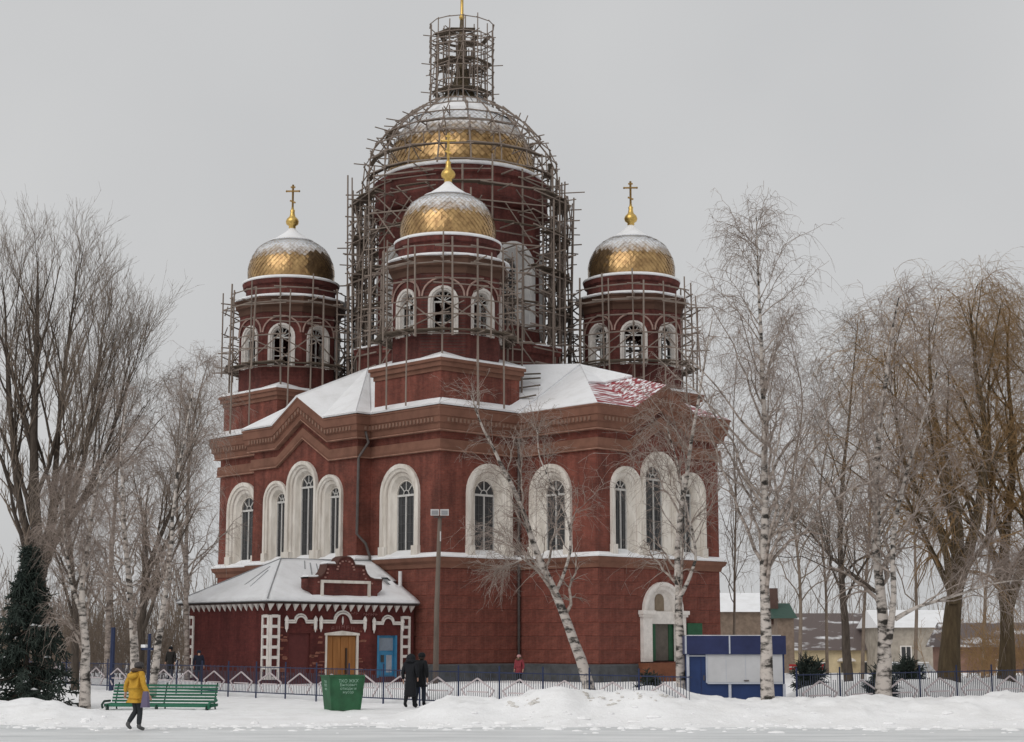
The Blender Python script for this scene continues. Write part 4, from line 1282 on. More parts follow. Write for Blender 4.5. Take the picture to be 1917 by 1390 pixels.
# ladder-like white quoins
def quoin(pl_, u0, w_, name='quoin'):
    q = MB(); z0, z1 = 0.3, PZ - 0.25
    for uu in (u0, u0 + w_ - 0.11):
        c8 = [pl_.P(a_, z, nn) for z in (z0, z1) for a_, nn in ((uu, 0), (uu + .11, 0), (uu + .11, .07), (uu, .07))]
        q.add(c8, [(0, 1, 2, 3), (7, 6, 5, 4), (0, 4, 5, 1), (1, 5, 6, 2), (2, 6, 7, 3), (3, 7, 4, 0)])
    k = 6
    for t in range(k + 1):
        zc = z0 + (z1 - z0 - 0.12) * t / k
        c8 = [pl_.P(a_, z, nn) for z in (zc, zc + .14) for a_, nn in ((u0 + .11, 0), (u0 + w_ - .11, 0), (u0 + w_ - .11, .066), (u0 + .11, .066))]
        q.add(c8, [(0, 1, 2, 3), (7, 6, 5, 4), (0, 4, 5, 1), (1, 5, 6, 2), (2, 6, 7, 3), (3, 7, 4, 0)])
    q.build(name, WHITE, porch)
quoin(fpl, 0.0, 0.56)
quoin(fpl, P1 - P0 - 0.85, 0.60)
quoin(spl, Q1 - Q0 - 0.56, 0.555)
quoin(spl, 0.0, 0.5)
# eaves board, hanging white teeth, roof
E_ = 0.42
eb = MB()
eb.box(P0 - E_, P1, Q0 - E_, Q1 + E_, PZ + 0.28, PZ + 0.36)
eb.build('eaves', mat('eaves_dark', (0.04, 0.025, 0.022), 0.8), porch)
tooth = MB()
tooth.add([(-0.14, 0, 0), (0.14, 0, 0), (0.14, -0.16, 0), (-0.14, -0.16, 0), (-0.02, 0, -0.32), (0.02, 0, -0.32)], [(0, 1, 2, 3), (3, 2, 5, 4), (0, 3, 4), (1, 5, 2), (0, 4, 5, 1)])
tme = bpy.data.meshes.new('eave_tooth'); tme.from_pydata(tooth.v, [], tooth.f); tme.update(); tme.materials.append(WHITE)
def teeth(pl_, L, step):
    k = int(L / step)
    for t in range(k + 1):
        o = bpy.data.objects.new('eave_tooth', tme); COL.objects.link(o); o.parent = porch
        o.location = pl_.P(L * t / k, PZ + 0.276, 0.02)
        o.rotation_euler = (0, 0, math.atan2(pl_.d.y, pl_.d.x))
teeth(fpl, P1 - P0 - 0.2, 0.46)
teeth(spl, Q1 - Q0 - 0.5, 0.46)
ez = PZ + 0.37
ra, rb = (-16.0, -4.85, 6.0), (P1 + 0.1, -4.85, 6.05)
e0, e1, e2, e3 = (P0 - E_ - .06, Q0 - E_ - .06, ez), (P1, Q0 - E_ - .06, ez), (P1, Q1 + E_ + .06, ez), (P0 - E_ - .06, Q1 + E_ + .06, ez)
pr = MB()
pr.poly([e0, e1, rb, ra]); pr.poly([e1, e2, rb]); pr.poly([e2, e3, ra, rb]); pr.poly([e3, e0, ra]); pr.poly([e3, e2, e1, e0])
prf = pr.build('roof', TIN, porch)
def lerp(a_, b_, t): return tuple(x + (y - x) * t for x, y in zip(a_, b_))
psn = MB()
def snow_sheet(A_, B_, C_, D_, nu, nv, drop=None):
    """quad sheet A-B (eave) to D-C (ridge) with slightly uneven thickness"""
    vs = []
    for j in range(nv + 1):
        for i in range(nu + 1):
            p = Vector(lerp(lerp(A_, B_, i / nu), lerp(D_, C_, i / nu), j / nv))
            p.z += 0.09 + 0.05 * (vnoise(np.array([p.x * 1.3]), np.array([p.y * 1.3]))[0]) if 0 < j else 0.05
            vs.append(p)
    fs = []
    for j in range(nv):
        for i in range(nu):
            if drop and drop(i / nu, j / nv): continue
            fs.append((j * (nu + 1) + i, j * (nu + 1) + i + 1, (j + 1) * (nu + 1) + i + 1, (j + 1) * (nu + 1) + i))
    psn.add(vs, fs)
snow_sheet(e0, e1, rb, ra, 26, 10, lambda u_, v_: u_ > 0.86 and 0.1 < v_ < 0.55 and random.random() < 0.35)
snow_sheet(e3, e0, ra, ra, 16, 10)
snow_sheet(e2, e3, ra, rb, 16, 6)
so = psn.build('roof_snow', SNOWR, prf, True, fix=False)
md = so.modifiers.new('thick', 'SOLIDIFY'); md.thickness = 0.06; md.offset = 0
hs_ = MB()
for a_, b_ in ((e0, ra), (e3, ra), (ra, rb)):
    n_ = 8
    hs_.tube([(lerp(a_, b_, k / n_)[0], lerp(a_, b_, k / n_)[1], lerp(a_, b_, k / n_)[2] + 0.15) for k in range(n_ + 1)], 0.035, 5)
hs_.build('ridge_seam', TIN, prf)
ss_ = MB()
for (u_, v0, v1) in ((0.30, 0.55, 0.9), (0.36, 0.62, 0.88), (0.245, 0.75, 0.95)):
    p_, q_ = lerp(lerp(e0, e1, u_), lerp(ra, rb, u_), v0), lerp(lerp(e0, e1, u_), lerp(ra, rb, u_), v1)
    ss_.bar((p_[0], p_[1], p_[2] + 0.15), (q_[0], q_[1], q_[2] + 0.15), 0.05, 0.05)
for (u_, v0, v1) in ((0.55, 0.35, 0.8), (0.68, 0.3, 0.7)):
    p_, q_ = lerp(lerp(e3, e0, u_), ra, v0), lerp(lerp(e3, e0, u_), ra, v1)
    ss_.bar((p_[0], p_[1], p_[2] + 0.14), (q_[0], q_[1], q_[2] + 0.14), 0.05, 0.05)
ss_.build('roof_seams', TIN, prf)
# curved parapet over the middle door
pc = U(-14.66)
half = [(1.95, 3.95), (2.0, 4.4), (2.2, 4.55), (2.28, 4.62), (2.28, 5.05), (1.75, 5.07), (1.5, 5.14), (1.32, 5.3), (1.2, 5.52), (1.16, 5.7), (0.55, 5.72), (0.5, 5.85), (0.40, 6.0), (0.22, 6.1), (0, 6.13)]
outl = [(pc + u_, z_) for u_, z_ in half] + [(pc - u_, z_) for u_, z_ in reversed(half[:-1])]
pp = MB(); pp.prism(outl, fpl.P(0, 0, 0.10), fpl.d, (0, 0, 1), fpl.n * -1, 0.5)
par = pp.build('parapet', PORCHB if False else BRICK2, porch)
fr_ = MB()
for (u0, u1, z0, z1) in ((-1.5, 1.5, 4.86, 5.0), (-1.5, 1.5, 4.08, 4.22), (-1.5, -1.36, 4.22, 4.86), (1.36, 1.5, 4.22, 4.86)):
    c8 = [fpl.P(pc + a_, z, nn) for z in (z0, z1) for a_, nn in ((u0, .1), (u1, .1), (u1, .19), (u0, .19))]
    fr_.add(c8, [(0, 1, 2, 3), (7, 6, 5, 4), (0, 4, 5, 1), (1, 5, 6, 2), (2, 6, 7, 3), (3, 7, 4, 0)])
fr_.build('panel_frame', CREAM, par)
dn = MB()
edge_pts = [(pc + s_ * u_, z_) for s_ in (-1, 1) for u_, z_ in half[5:]]
for u_, z_ in edge_pts:
    dn.prism([(-.05, -.14), (.05, -.14), (.05, -.06), (-.05, -.06)], fpl.P(pc + (u_ - pc) * 0.93, z_ - 0.08, 0.1), fpl.d, (0, 0, 1), fpl.n, 0.04)
dn.build('parapet_dentils', mat('dentil_pale', (0.33, 0.18, 0.15), 0.9), par)
cp = MB()
cpath = [(pc + u_, z_) for u_, z_ in half[4:]] + [(pc - u_, z_) for u_, z_ in reversed(half[4:-1])]
for (a_, za), (b_, zb_) in zip(cpath[:-1], cpath[1:]):
    cp.add([fpl.P(a_, za, .16), fpl.P(b_, zb_, .16), fpl.P(b_, zb_ + .07, .16), fpl.P(a_, za + .07, .16), fpl.P(a_, za, -.45), fpl.P(b_, zb_, -.45), fpl.P(b_, zb_ + .07, -.45), fpl.P(a_, za + .07, -.45)],
           [(0, 1, 2, 3), (7, 6, 5, 4), (0, 4, 5, 1), (3, 2, 6, 7)])
cp.build('coping', mat('coping_brown', (0.10, 0.05, 0.04), 0.9), par)
sp = MB()
for s_ in (-1, 1):
    for u0, u1, z_ in ((1.6, 2.26, 5.13), (0.6, 1.14, 5.80)):
        a_, b_ = sorted((pc + s_ * u0, pc + s_ * u1))
        c8 = [fpl.P(x_, z, nn) for z, e in ((z_, 0), (z_ + .1, .04)) for x_, nn in ((a_ + e, -.42 + e), (b_ - e, -.42 + e), (b_ - e, .12 - e), (a_ + e, .12 - e))]
        sp.add(c8, [(7, 6, 5, 4), (0, 4, 5, 1), (1, 5, 6, 2), (2, 6, 7, 3), (3, 7, 4, 0)])
sp.build('parapet_snow', SNOWR, par)

# ------------------------------------------------------------------ fences
def fence(name, start, d, L, label, nsec, max_pick=300, skip=lambda s: False, orn_skip=()):
    root = empty(name, (start.x, start.y, gz(start.x, start.y)))
    tag(root, label, 'fence', 'blue churchyard fence runs')
    zoff = root.location.z
    st = L / nsec
    ang = math.atan2(d.y, d.x)
    def P(s, z, n=0.0):
        return Vector((d.x * s - d.y * n, d.y * s + d.x * n, z - zoff))
    dia = MB()
    hw, zt, zm, zb = 0.80, 0.98, 0.64, 0.30
    ring = [(0, zt), (hw, zm), (0.2, zb), (-0.2, zb), (-hw, zm)]
    for (a_, za), (b_, zb_) in (((0, zt), (hw, zm)), ((hw, zm), (0.45, zb)), ((-0.45, zb), (-hw, zm)), ((-hw, zm), (0, zt)), ((-0.5, 0.58), (0.5, 0.58))):
        dia.bar((a_, -0.03, za - zm), (b_, -0.03, zb_ - zm), 0.038, 0.04, up=(0, 1, 0))
    dme = bpy.data.meshes.new('diamond'); dme.from_pydata(dia.v, [], dia.f); dme.update(); dme.materials.append(FWHITE)
    picks = []
    for i in range(nsec):
        s0 = i * st
        if skip(s0 + st / 2): continue
        w0 = P(s0, 0); gx_, gy_ = start.x + w0.x, start.y + w0.y
        pole('post', P(s0, gz(gx_, gy_) - 0.3), P(s0, 1.36), 0.03, FBLUE, root)
        pole('rail', P(s0, 1.16), P(s0 + st, 1.16), 0, FBLUE, root, (0.032, 0.03))
        pole('rail', P(s0, 0.26), P(s0 + st, 0.26), 0, FBLUE, root, (0.045, 0.035))
        if i not in orn_skip:
            o = bpy.data.objects.new('diamond', dme); COL.objects.link(o); o.parent = root
            o.location = P(s0 + st / 2, zm, -0.01); o.rotation_euler = (0, 0, ang)
        k = 19
        for t in range(1, k):
            s = s0 + st * t / k
            mid = abs(t / k - 0.5) * st
            zt_ = 1.2
            if t % 3: zt_ = 1.0 if mid > 0.3 else 1.14
            picks.append((i, s, 0.24, zt_))
    picks.sort(key=lambda q: (start + d * q[1]).length)
    for i, s, z0, z1 in picks[:max_pick]:
        pole('picket', P(s, z0), P(s, z1), 0, FGREY, root, (0.017, 0.017))
    rest = picks[max_pick:]
    if rest:
        b = MB()
        for i, s, z0, z1 in rest:
            b.bar(P(s, z0), P(s, z1), 0.017, 0.017)
        tag(b.build('far_pickets', FGREY, root), kind='stuff')
    return root
NSEC1 = 21
fence('fence', F0, FD1, FLEN1, 'long blue picket fence with pale diamond ornaments in front of the porch', NSEC1, 300,
      skip=lambda s: abs(s - 11.2) < 1.2)
fence('fence', FC + FD2 * 4.4, FD2, 26.0, 'shorter blue picket fence behind the kiosk and birches at right', 13, 200)

# gate posts with a cross beam at the gap in the fence
gp = F0 + FD1 * 11.2
gate = empty('gate', (gp.x, gp.y, gz(gp.x, gp.y) - 0.05), math.atan2(FD1.y, FD1.x))
tag(gate, 'blue metal gate frame beside the left end of the porch', 'gate')
for s_ in (-0.62, 0.62):
    pole('gate_post', (s_, 0, 0), (s_, 0, 2.35), 0.075, FBLUE, gate)
pole('cross_beam', (-0.9, 0, 1.75), (0.9, 0, 1.75), 0, FBLUE, gate, (0.09, 0.09))
MB().box(-0.4, 0.4, -0.06, 0.06, 1.8, 1.92).build('beam_snow', SNOWR, gate)
bp = at(208, 1290, 72)
o = pole('blue_pole', (bp.x, bp.y, gz(bp.x, bp.y) - 0.3), (bp.x, bp.y, 2.65), 0.11, FBLUE, None)
tag(o, 'thick dark blue pole standing behind the left end of the green bench', 'pole')

# ------------------------------------------------------------------ lamp post with two floodlights
lp = at(815, 1290, 62)
lamp = empty('lamp_post', (lp.x, lp.y, gz(lp.x, lp.y) - 0.2))
tag(lamp, 'grey concrete lamp post with two floodlights before the church corner', 'lamp post')
H_ = 6.55 - lamp.location.z
MB().tube([(0, 0, 0), (0.03, 0, H_ * 0.5), (0.12, 0, H_)], [0.105, 0.09, 0.07], 10).build('post', CONC, lamp, True)
MB().bar((-0.1, 0, H_ - 0.02), (0.34, 0, H_ - 0.02), 0.05, 0.05).build('bracket', PIPE, lamp)
for s_ in (-1, 1):
    h = MB()
    cx_ = 0.12 + s_ * 0.175; w_ = 0.155
    h.add([(cx_ - w_, -0.16, H_ + .02), (cx_ + w_, -0.16, H_ + .02), (cx_ + w_, -0.16, H_ + .25), (cx_ - w_, -0.16, H_ + .25),
           (cx_ - .09, 0.1, H_ + .07), (cx_ + .09, 0.1, H_ + .07), (cx_ + .09, 0.1, H_ + .21), (cx_ - .09, 0.1, H_ + .21)],
          [(0, 1, 2, 3), (7, 6, 5, 4), (0, 4, 5, 1), (1, 5, 6, 2), (2, 6, 7, 3), (3, 7, 4, 0)])
    hd_ = h.build('floodlight', LAMPH, lamp)
    MB().box(cx_ - .115, cx_ + .115, -0.172, -0.165, H_ + .05, H_ + .2).build('lens', LAMPG, hd_)
MB().box(0.13, 0.17, -0.12, -0.05, H_ - 0.9, H_ - 0.55).build('cable_clip', LAMPH, lamp)

# ------------------------------------------------------------------ bench
bl = at(205, 1300, 52.8); br_ = at(400, 1300, 52.1)
bc = (bl + br_) / 2
bench = empty('park_bench', (bc.x, bc.y, 0.0), math.atan2(br_.y - bl.y, br_.x - bl.x))
tag(bench, 'long green slatted park bench half buried in snow', 'bench')
BLN = (br_ - bl).length / 2
for k in range(6):
    z = 0.30 + k * 0.092; y = 0.20 + k * 0.035
    pole('back_slat', (-BLN, y, z), (BLN, y, z), 0, GREENP, bench, (0.03, 0.062))
for k in range(5):
    y = 0.10 - k * 0.11; z = 0.20 - 0.004 * k
    pole('seat_slat', (-BLN, y, z), (BLN + 0.1, y, z), 0, GREENP, bench, (0.03, 0.085))
for x in (-BLN + 0.12, 0.02, BLN - 0.05):
    s = MB()
    s.tube([(x, 0.40, 0.84), (x, 0.30, 0.55), (x, 0.20, 0.26), (x, 0.10, 0.17), (x, -0.18, 0.16), (x, -0.40, 0.19)], 0.022, 6)
    s.tube([(x, -0.40, 0.19), (x, -0.47, 0.13), (x, -0.44, 0.05), (x, -0.36, 0.07), (x, -0.38, 0.14)], 0.02, 6)
    s.tube([(x, -0.30, 0.17), (x, -0.32, 0.02), (x, -0.36, -0.12)], 0.024, 6)
    s.tube([(x, 0.22, 0.24), (x, 0.30, 0.02), (x, 0.36, -0.12)], 0.024, 6)
    s.build('iron_support', IRON, bench)
e = MB()
e.tube([(BLN + 0.02, 0.02, 0.30), (BLN + 0.02, -0.3, 0.30), (BLN + 0.03, -0.46, 0.22), (BLN + 0.03, -0.44, 0.12), (BLN + 0.03, -0.34, 0.14)], 0.04, 8)
e.tube([(BLN + 0.02, 0.02, 0.30), (BLN + 0.02, 0.2, 0.33)], 0.04, 8)
e.build('armrest', GREENP, bench)
MB().tube([(-BLN - 0.02, 0.1, 0.30), (-BLN - 0.02, -0.3, 0.30), (-BLN - 0.02, -0.46, 0.2), (-BLN - 0.02, -0.4, 0.1)], 0.035, 8).build('armrest', IRON, bench)

# ------------------------------------------------------------------ rubbish container
bb = at(637, 1330, 51.7)
binr = empty('rubbish_container', (bb.x + 0.05, bb.y, 0.02), math.radians(24))
tag(binr, 'green metal rubbish container with white lettering on trampled snow', 'container')
b = MB()
wt, wb_, dt, db, h = 0.535, 0.435, 0.44, 0.36, 1.05
b.add([(-wb_, -db, 0.05), (wb_, -db, 0.05), (wb_, db, 0.05), (-wb_, db, 0.05), (-wt, -dt, h), (wt, -dt, h), (wt, dt, h), (-wt, dt, h),
       (-wt + .03, -dt + .03, h), (wt - .03, -dt + .03, h), (wt - .03, dt - .03, h), (-wt + .03, dt - .03, h),
       (-wb_ + .05, -db + .05, .25), (wb_ - .05, -db + .05, .25), (wb_ - .05, db - .05, .25), (-wb_ + .05, db - .05, .25)],
      [(3, 2, 1, 0), (0, 1, 5, 4), (1, 2, 6, 5), (2, 3, 7, 6), (3, 0, 4, 7), (4, 5, 9, 8), (5, 6, 10, 9), (6, 7, 11, 10), (7, 4, 8, 11),
       (8, 9, 13, 12), (9, 10, 14, 13), (10, 11, 15, 14), (11, 8, 12, 15), (12, 13, 14, 15)])
b.build('body', BIN, binr)
rm = MB()
for a_, c_ in (((-wt, -dt), (wt, -dt)), ((wt, -dt), (wt, dt)), ((wt, dt), (-wt, dt)), ((-wt, dt), (-wt, -dt))):
    rm.bar((*a_, h), (*c_, h), 0.05, 0.04)
rm.build('rim', BIN, binr)
for x in (-0.34, 0.34):
    MB().box(x - .05, x + .05, -0.3, 0.3, 0.0, 0.06).build('skid', IRON, binr)
for sx, sy in ((-1, -1), (1, -1)):
    MB().bar((sx * wb_, sy * db, 0.06), (sx * wt, sy * dt, h - .02), 0.04, 0.04).build('corner_bar', BIN, binr)
def text_obj(body, size, m, parent, loc, rot, name='lettering'):
    cu = bpy.data.curves.new(name, 'FONT'); cu.body = body; cu.size = size; cu.align_x = 'CENTER'; cu.extrude = 0.002
    cu.materials.append(m)
    tmp = bpy.data.objects.new('tmp', cu); COL.objects.link(tmp)
    bpy.context.view_layer.update()
    me = bpy.data.meshes.new_from_object(tmp.evaluated_get(bpy.context.evaluated_depsgraph_get()))
    bpy.data.objects.remove(tmp)
    if not me.materials: me.materials.append(m)
    o = bpy.data.objects.new(name, me); COL.objects.link(o); o.parent = parent
    o.location = loc; o.rotation_euler = rot
    return o
tilt = math.atan2(dt - db, h - 0.05)
for k, (tx, sz) in enumerate((('ТКО ЖКХ', 0.135), ('Бытовые', 0.125), ('отходы и', 0.115), ('мусор', 0.11))):
    z = 0.86 - k * 0.105
    yf = -(db + (dt - db) * (z - 0.05) / (h - 0.05)) - 0.006
    text_obj(tx, sz, BINTXT, binr, (0.05, yf, z), (PI / 2 + tilt, 0, 0))
tl = math.atan2(wt - wb_, h - .05)
for k, tx in enumerate(('ТКО', 'ЖКХ', 'мус.')):
    z = 0.84 - k * 0.1
    xf = -(wb_ + (wt - wb_) * (z - 0.05) / (h - .05)) - 0.006
    text_obj(tx, 0.11, BINTXT, binr, (xf, 0, z), (PI / 2 + tl, 0, -PI / 2))

# ------------------------------------------------------------------ kiosk
kz = 0.15
kiosk = empty('kiosk', (6.32, 48.9, kz))
tag(kiosk, 'closed blue kiosk with large pale shutter panel behind the birch', 'kiosk')
def kb(name, x0, x1, y0, y1, z0, z1, m, parent=kiosk):
    return MB().box(x0, x1, y0, y1, z0 - kz, z1 - kz).build(name, m, parent)
kb('body', -1.33, 1.36, 0.0, 1.6, 0.15, 1.72, KBLUE)
kb('fascia', -1.40, 1.40, -0.12, 1.7, 1.72, 2.24, KBLUE2)
kb('roof_snow', -1.30, 1.30, 0.1, 1.6, 2.24, 2.262, SNOWR)
kb('shutter', -0.82, 1.30, -0.06, -0.003, 0.95, 1.80, KPANEL)
kb('shutter_frame', -0.86, -0.82, -0.08, -0.003, 0.93, 1.80, KTRIM)
kb('shutter_frame', -0.82, 1.30, -0.08, -0.003, 0.90, 0.945, KTRIM)
for x in (-1.40, -0.23, 1.30):
    kb('post', x, x + 0.075, -0.05, -0.002, 0.15, 0.9 if x > -1 else 1.72, KTRIM)
kb('fascia_strip', -1.44, -1.40, -0.13, 0.0, 1.74, 2.24, KTRIM)
kb('fascia_joint', -0.21, -0.17, -0.135, -0.121, 1.74, 2.24, KTRIM)
kb('trim', -1.33, -0.80, -0.04, -0.002, 1.66, 1.70, KTRIM)
for x in (-0.3, 0.25, 0.8):
    kb('shutter_seam', x, x + 0.012, -0.067, -0.0605, 0.96, 1.79, KTRIM)
kb('shutter_handle', 0.2, 0.34, -0.09, -0.061, 0.98, 1.01, PIPE)
kb('door_handle', -0.93, -0.90, -0.03, -0.001, 1.0, 1.14, PIPE)
for x in (-1.0,):
    kb('panel_seam', x, x + 0.015, -0.012, -0.001, 0.2, 1.64, KBLUE2)

# ------------------------------------------------------------------ houses and things beyond the churchyard at right
def house(name, label, x0, x1, y0, y1, zb, ze, zr, wallm, roofm, wins, ridge='x', snowroof=False, over=0.5, chim=None, hip=0.0):
    root = empty(name, ((x0 + x1) / 2, y0, zb)); tag(root, label, 'house')
    cx_, w_, d_ = (x0 + x1) / 2, (x1 - x0) / 2, y1 - y0
    MB().box(-w_, w_, 0, d_, 0, ze - zb).build('wall', wallm, root)
    r = MB(); o_ = over
    zt, zz = zr - zb, ze - zb
    if ridge == 'x':
        A = [(-w_ - o_, -o_, zz), (w_ + o_, -o_, zz), (w_ + o_, d_ + o_, zz), (-w_ - o_, d_ + o_, zz), (-w_ - o_ + hip, d_ / 2, zt), (w_ + o_ - hip, d_ / 2, zt)]
        r.add(A, [(0, 1, 5, 4), (2, 3, 4, 5), (0, 4, 3), (1, 2, 5), (3, 2, 1, 0)])
    else:
        A = [(-w_ - o_, -o_, zz), (w_ + o_, -o_, zz), (w_ + o_, d_ + o_, zz), (-w_ - o_, d_ + o_, zz), (0, -o_, zt), (0, d_ + o_, zt)]
        r.add(A, [(0, 1, 4), (1, 2, 5, 4), (2, 3, 5), (3, 0, 4, 5), (3, 2, 1, 0)])
    rf_ = r.build('roof', roofm, root)
    if chim:
        MB().box(chim[0] - .35, chim[0] + .35, d_ * .3, d_ * .3 + .7, zz - 0.5, chim[1] - zb).build('chimney', mat('chimney_brick', (0.10, 0.06, 0.05), 0.9), rf_)
    for (wx, wz0, wz1, ww) in wins:
        f = MB().box(wx - ww / 2 - .12, wx + ww / 2 + .12, -0.06, -0.002, wz0 - zb - .12, wz1 - zb + .12).build('window', WHITE, root)
        MB().box(wx - ww / 2, wx + ww / 2, -0.08, -0.062, wz0 - zb, wz1 - zb).build('pane', GLASS, f)
        MB().box(wx - .04, wx + .04, -0.10, -0.082, wz0 - zb, wz1 - zb).build('mullion', WHITE, f)
    return root
CREAMW = mat('cream_house', (0.58, 0.48, 0.31), 0.9, 0.2, 0.8)
ROOFD = mat_two('slate_snow', (0.13, 0.105, 0.10), (0.80, 0.81, 0.83), (0.25, 0.25, 1.2), 1.0, 0.60, 0.06, 0.7)
h1a, h1b = at(1474, 1218, 180), at(1648, 1218, 180)
hz = h1a.z
hs = house('house', 'cream rendered house with dark snow-streaked roof seen over the fence', h1a.x, h1b.x + 2, 180, 190, -2.4, hz, hz + 3.9, CREAMW, ROOFD,
           [(-2.2, -1.3, -0.2, 0.9), (2.6, -1.4, -0.1, 1.1)], hip=2.2)
cxh = (h1a.x + h1b.x + 2) / 2
cn = MB()
arc = [(0.9 * math.cos(PI * k / 8), 0.4 * math.sin(PI * k / 8)) for k in range(9)]
cn.prism(arc, (0.2, -0.9, 2.4), (1, 0, 0), (0, 0, 1), (0, 1, 0), 0.9); cn.build('door_canopy', WHITE, hs)
MB().box(-0.3, 0.7, -0.1, -0.01, 0.1, 2.2).build('door', mat('house_door', (0.10, 0.085, 0.07), 0.7), hs)
h2a, h2b = at(1456, 1168, 150), at(1486, 1168, 150)
house('house', 'brown brick house with green gable roof behind the birch', h2a.x, h2b.x, 150, 158, -2.4, at(0, 1158, 150).z, at(0, 1128, 150).z, mat('brown_brick', (0.20, 0.15, 0.115), 0.9, 0.3, 2),
      mat('green_roof', (0.035, 0.075, 0.058), 0.7), [], 'x', chim=(-0.6, at(0, 1100, 150).z), over=0.3)
h3a, h3b = at(1342, 1150, 165), at(1432, 1150, 165)
house('house', 'old brown house with pale snow covered roof beside the church wall', h3a.x - 3, h3b.x, 165, 174, -2.4, at(0, 1146, 165).z, at(0, 1108, 165).z, MATS['brown_brick'], SNOWR, [(2.0, 1.0, 2.4, 1.0)], 'x', over=0.4)
h4a, h4b = at(1640, 1160, 170), at(1765, 1160, 170)
house('house', 'grey brown plastered house half hidden by the big willow', h4a.x + 1, h4b.x + 2, 172, 182, -2.4, at(0, 1175, 170).z, at(0, 1140, 170).z, mat('grey_plaster', (0.36, 0.32, 0.27), 0.9, 0.3, 1.0), SNOWR,
      [(-1.5, 0.2, 1.5, 0.9), (2.0, 0.2, 1.5, 0.9)], 'x')
h5a, h5b = at(1790, 1190, 140), at(1960, 1190, 140)
house('house', 'low reddish house behind the trunks at the right edge', h5a.x, h5b.x + 4, 140, 148, -2.0, at(0, 1212, 140).z, at(0, 1165, 140).z, mat('red_plaster', (0.22, 0.13, 0.10), 0.9, 0.3, 1.0), ROOFD, [(-2.0, -0.6, 0.5, 0.9)], 'x')
bnr = at(1510, 1249, 130)
bn = empty('banner', (bnr.x, bnr.y, gz(bnr.x, bnr.y))); tag(bn, 'long red banner with white stripe in front of the cream house', 'banner')
zb_ = bnr.z - bn.location.z
MB().box(-1.3, 1.3, 0, 0.05, zb_ - 0.2, zb_ + 0.2).build('cloth', mat('red_cloth', (0.34, 0.03, 0.03), 0.8), bn)
MB().box(-1.3, 1.3, -0.012, -0.002, zb_ - 0.04, zb_ + 0.02).build('stripe', WHITE, bn)
for x in (-1.25, 1.25): MB().box(x - .03, x + .03, 0.05, 0.11, 0, zb_ + 0.2).build('post', PIPE, bn)
# parked van
vl = at(1712, 1262, 140); vz = gz(vl.x, vl.y)
van = empty('parked_van', (vl.x, vl.y, vz)); tag(van, 'grey parked van beyond the right fence near the willow trunk', 'van')
vo = [(-2.1, 0.35), (2.1, 0.35), (2.15, 0.9), (1.75, 1.1), (1.2, 1.75), (-1.9, 1.8), (-2.1, 1.2)]
MB().prism(vo, (0, 0, 0), (1, 0, 0), (0, 0, 1), (0, 1, 0), 1.7).build('body', mat('van_paint', (0.36, 0.37, 0.38), 0.4, 0.1, 2), van)
for x0, x1 in ((-1.8, -0.6), (-0.5, 0.5)): MB().box(x0, x1, -0.02, -0.003, 1.15, 1.62).build('side_window', GLASS, van)
for x in (-1.35, 1.4):
    for y in (-0.05, 1.6):
        w_ = MB()
        w_.tube([(x, y, 0.34), (x, y + 0.2, 0.34)], 0.34, 14); wo = w_.build('wheel', mat('tyre', (0.02, 0.02, 0.02), 0.9), van)
MB().box(-1.9, 1.2, 0.05, 1.65, 1.8, 1.86).build('roof_snow', SNOWR, van)

# ------------------------------------------------------------------ trees
def nrm(v):
    return v / np.maximum(np.linalg.norm(v, axis=-1, keepdims=True), 1e-9)
def tubes_np(P, Rr, sides, name, m, parent):
    """P (N,K,3), Rr (N,K)"""
    N, K, _ = P.shape
    T = np.empty_like(P); T[:, 1:-1] = P[:, 2:] - P[:, :-2]; T[:, 0] = P[:, 1] - P[:, 0]; T[:, -1] = P[:, -1] - P[:, -2]
    T = nrm(T)
    ref = np.where(np.abs(T[:, :1, 2:3]) > 0.8, np.array([1.0, 0, 0]), np.array([0, 0, 1.0]))
    A = nrm(np.cross(T, np.broadcast_to(ref, T.shape))); B = np.cross(T, A)
    ang = 2 * PI * np.arange(sides) / sides
    V = P[:, :, None, :] + Rr[:, :, None, None] * (A[:, :, None, :] * np.cos(ang)[None, None, :, None] + B[:, :, None, :] * np.sin(ang)[None, None, :, None])
    i0 = (np.arange(N)[:, None, None] * K + np.arange(K - 1)[None, :, None]) * sides
    k = np.arange(sides)[None, None, :]; k2 = (k + 1) % sides
    F = np.stack([i0 + k, i0 + k2, i0 + sides + k2, i0 + sides + k], -1).reshape(-1, 4)
    me = np_mesh(name, V.reshape(-1, 3), F)
    return link(name, me, m, parent, True)

def resample(path, rad, K):
    path = np.array([tuple(p) for p in path], float); rad = np.array(rad, float)
    s = np.concatenate([[0], np.cumsum(np.linalg.norm(np.diff(path, axis=0), axis=1))]); s /= s[-1]
    t = np.linspace(0, 1, K)
    # smooth interpolation through the given points
    Pn = np.stack([np.interp(t, s, path[:, i]) for i in range(3)], 1)
    for _ in range(2):
        Pn[1:-1] = 0.25 * Pn[:-2] + 0.5 * Pn[1:-1] + 0.25 * Pn[2:]
    return Pn, np.interp(t, s, rad)

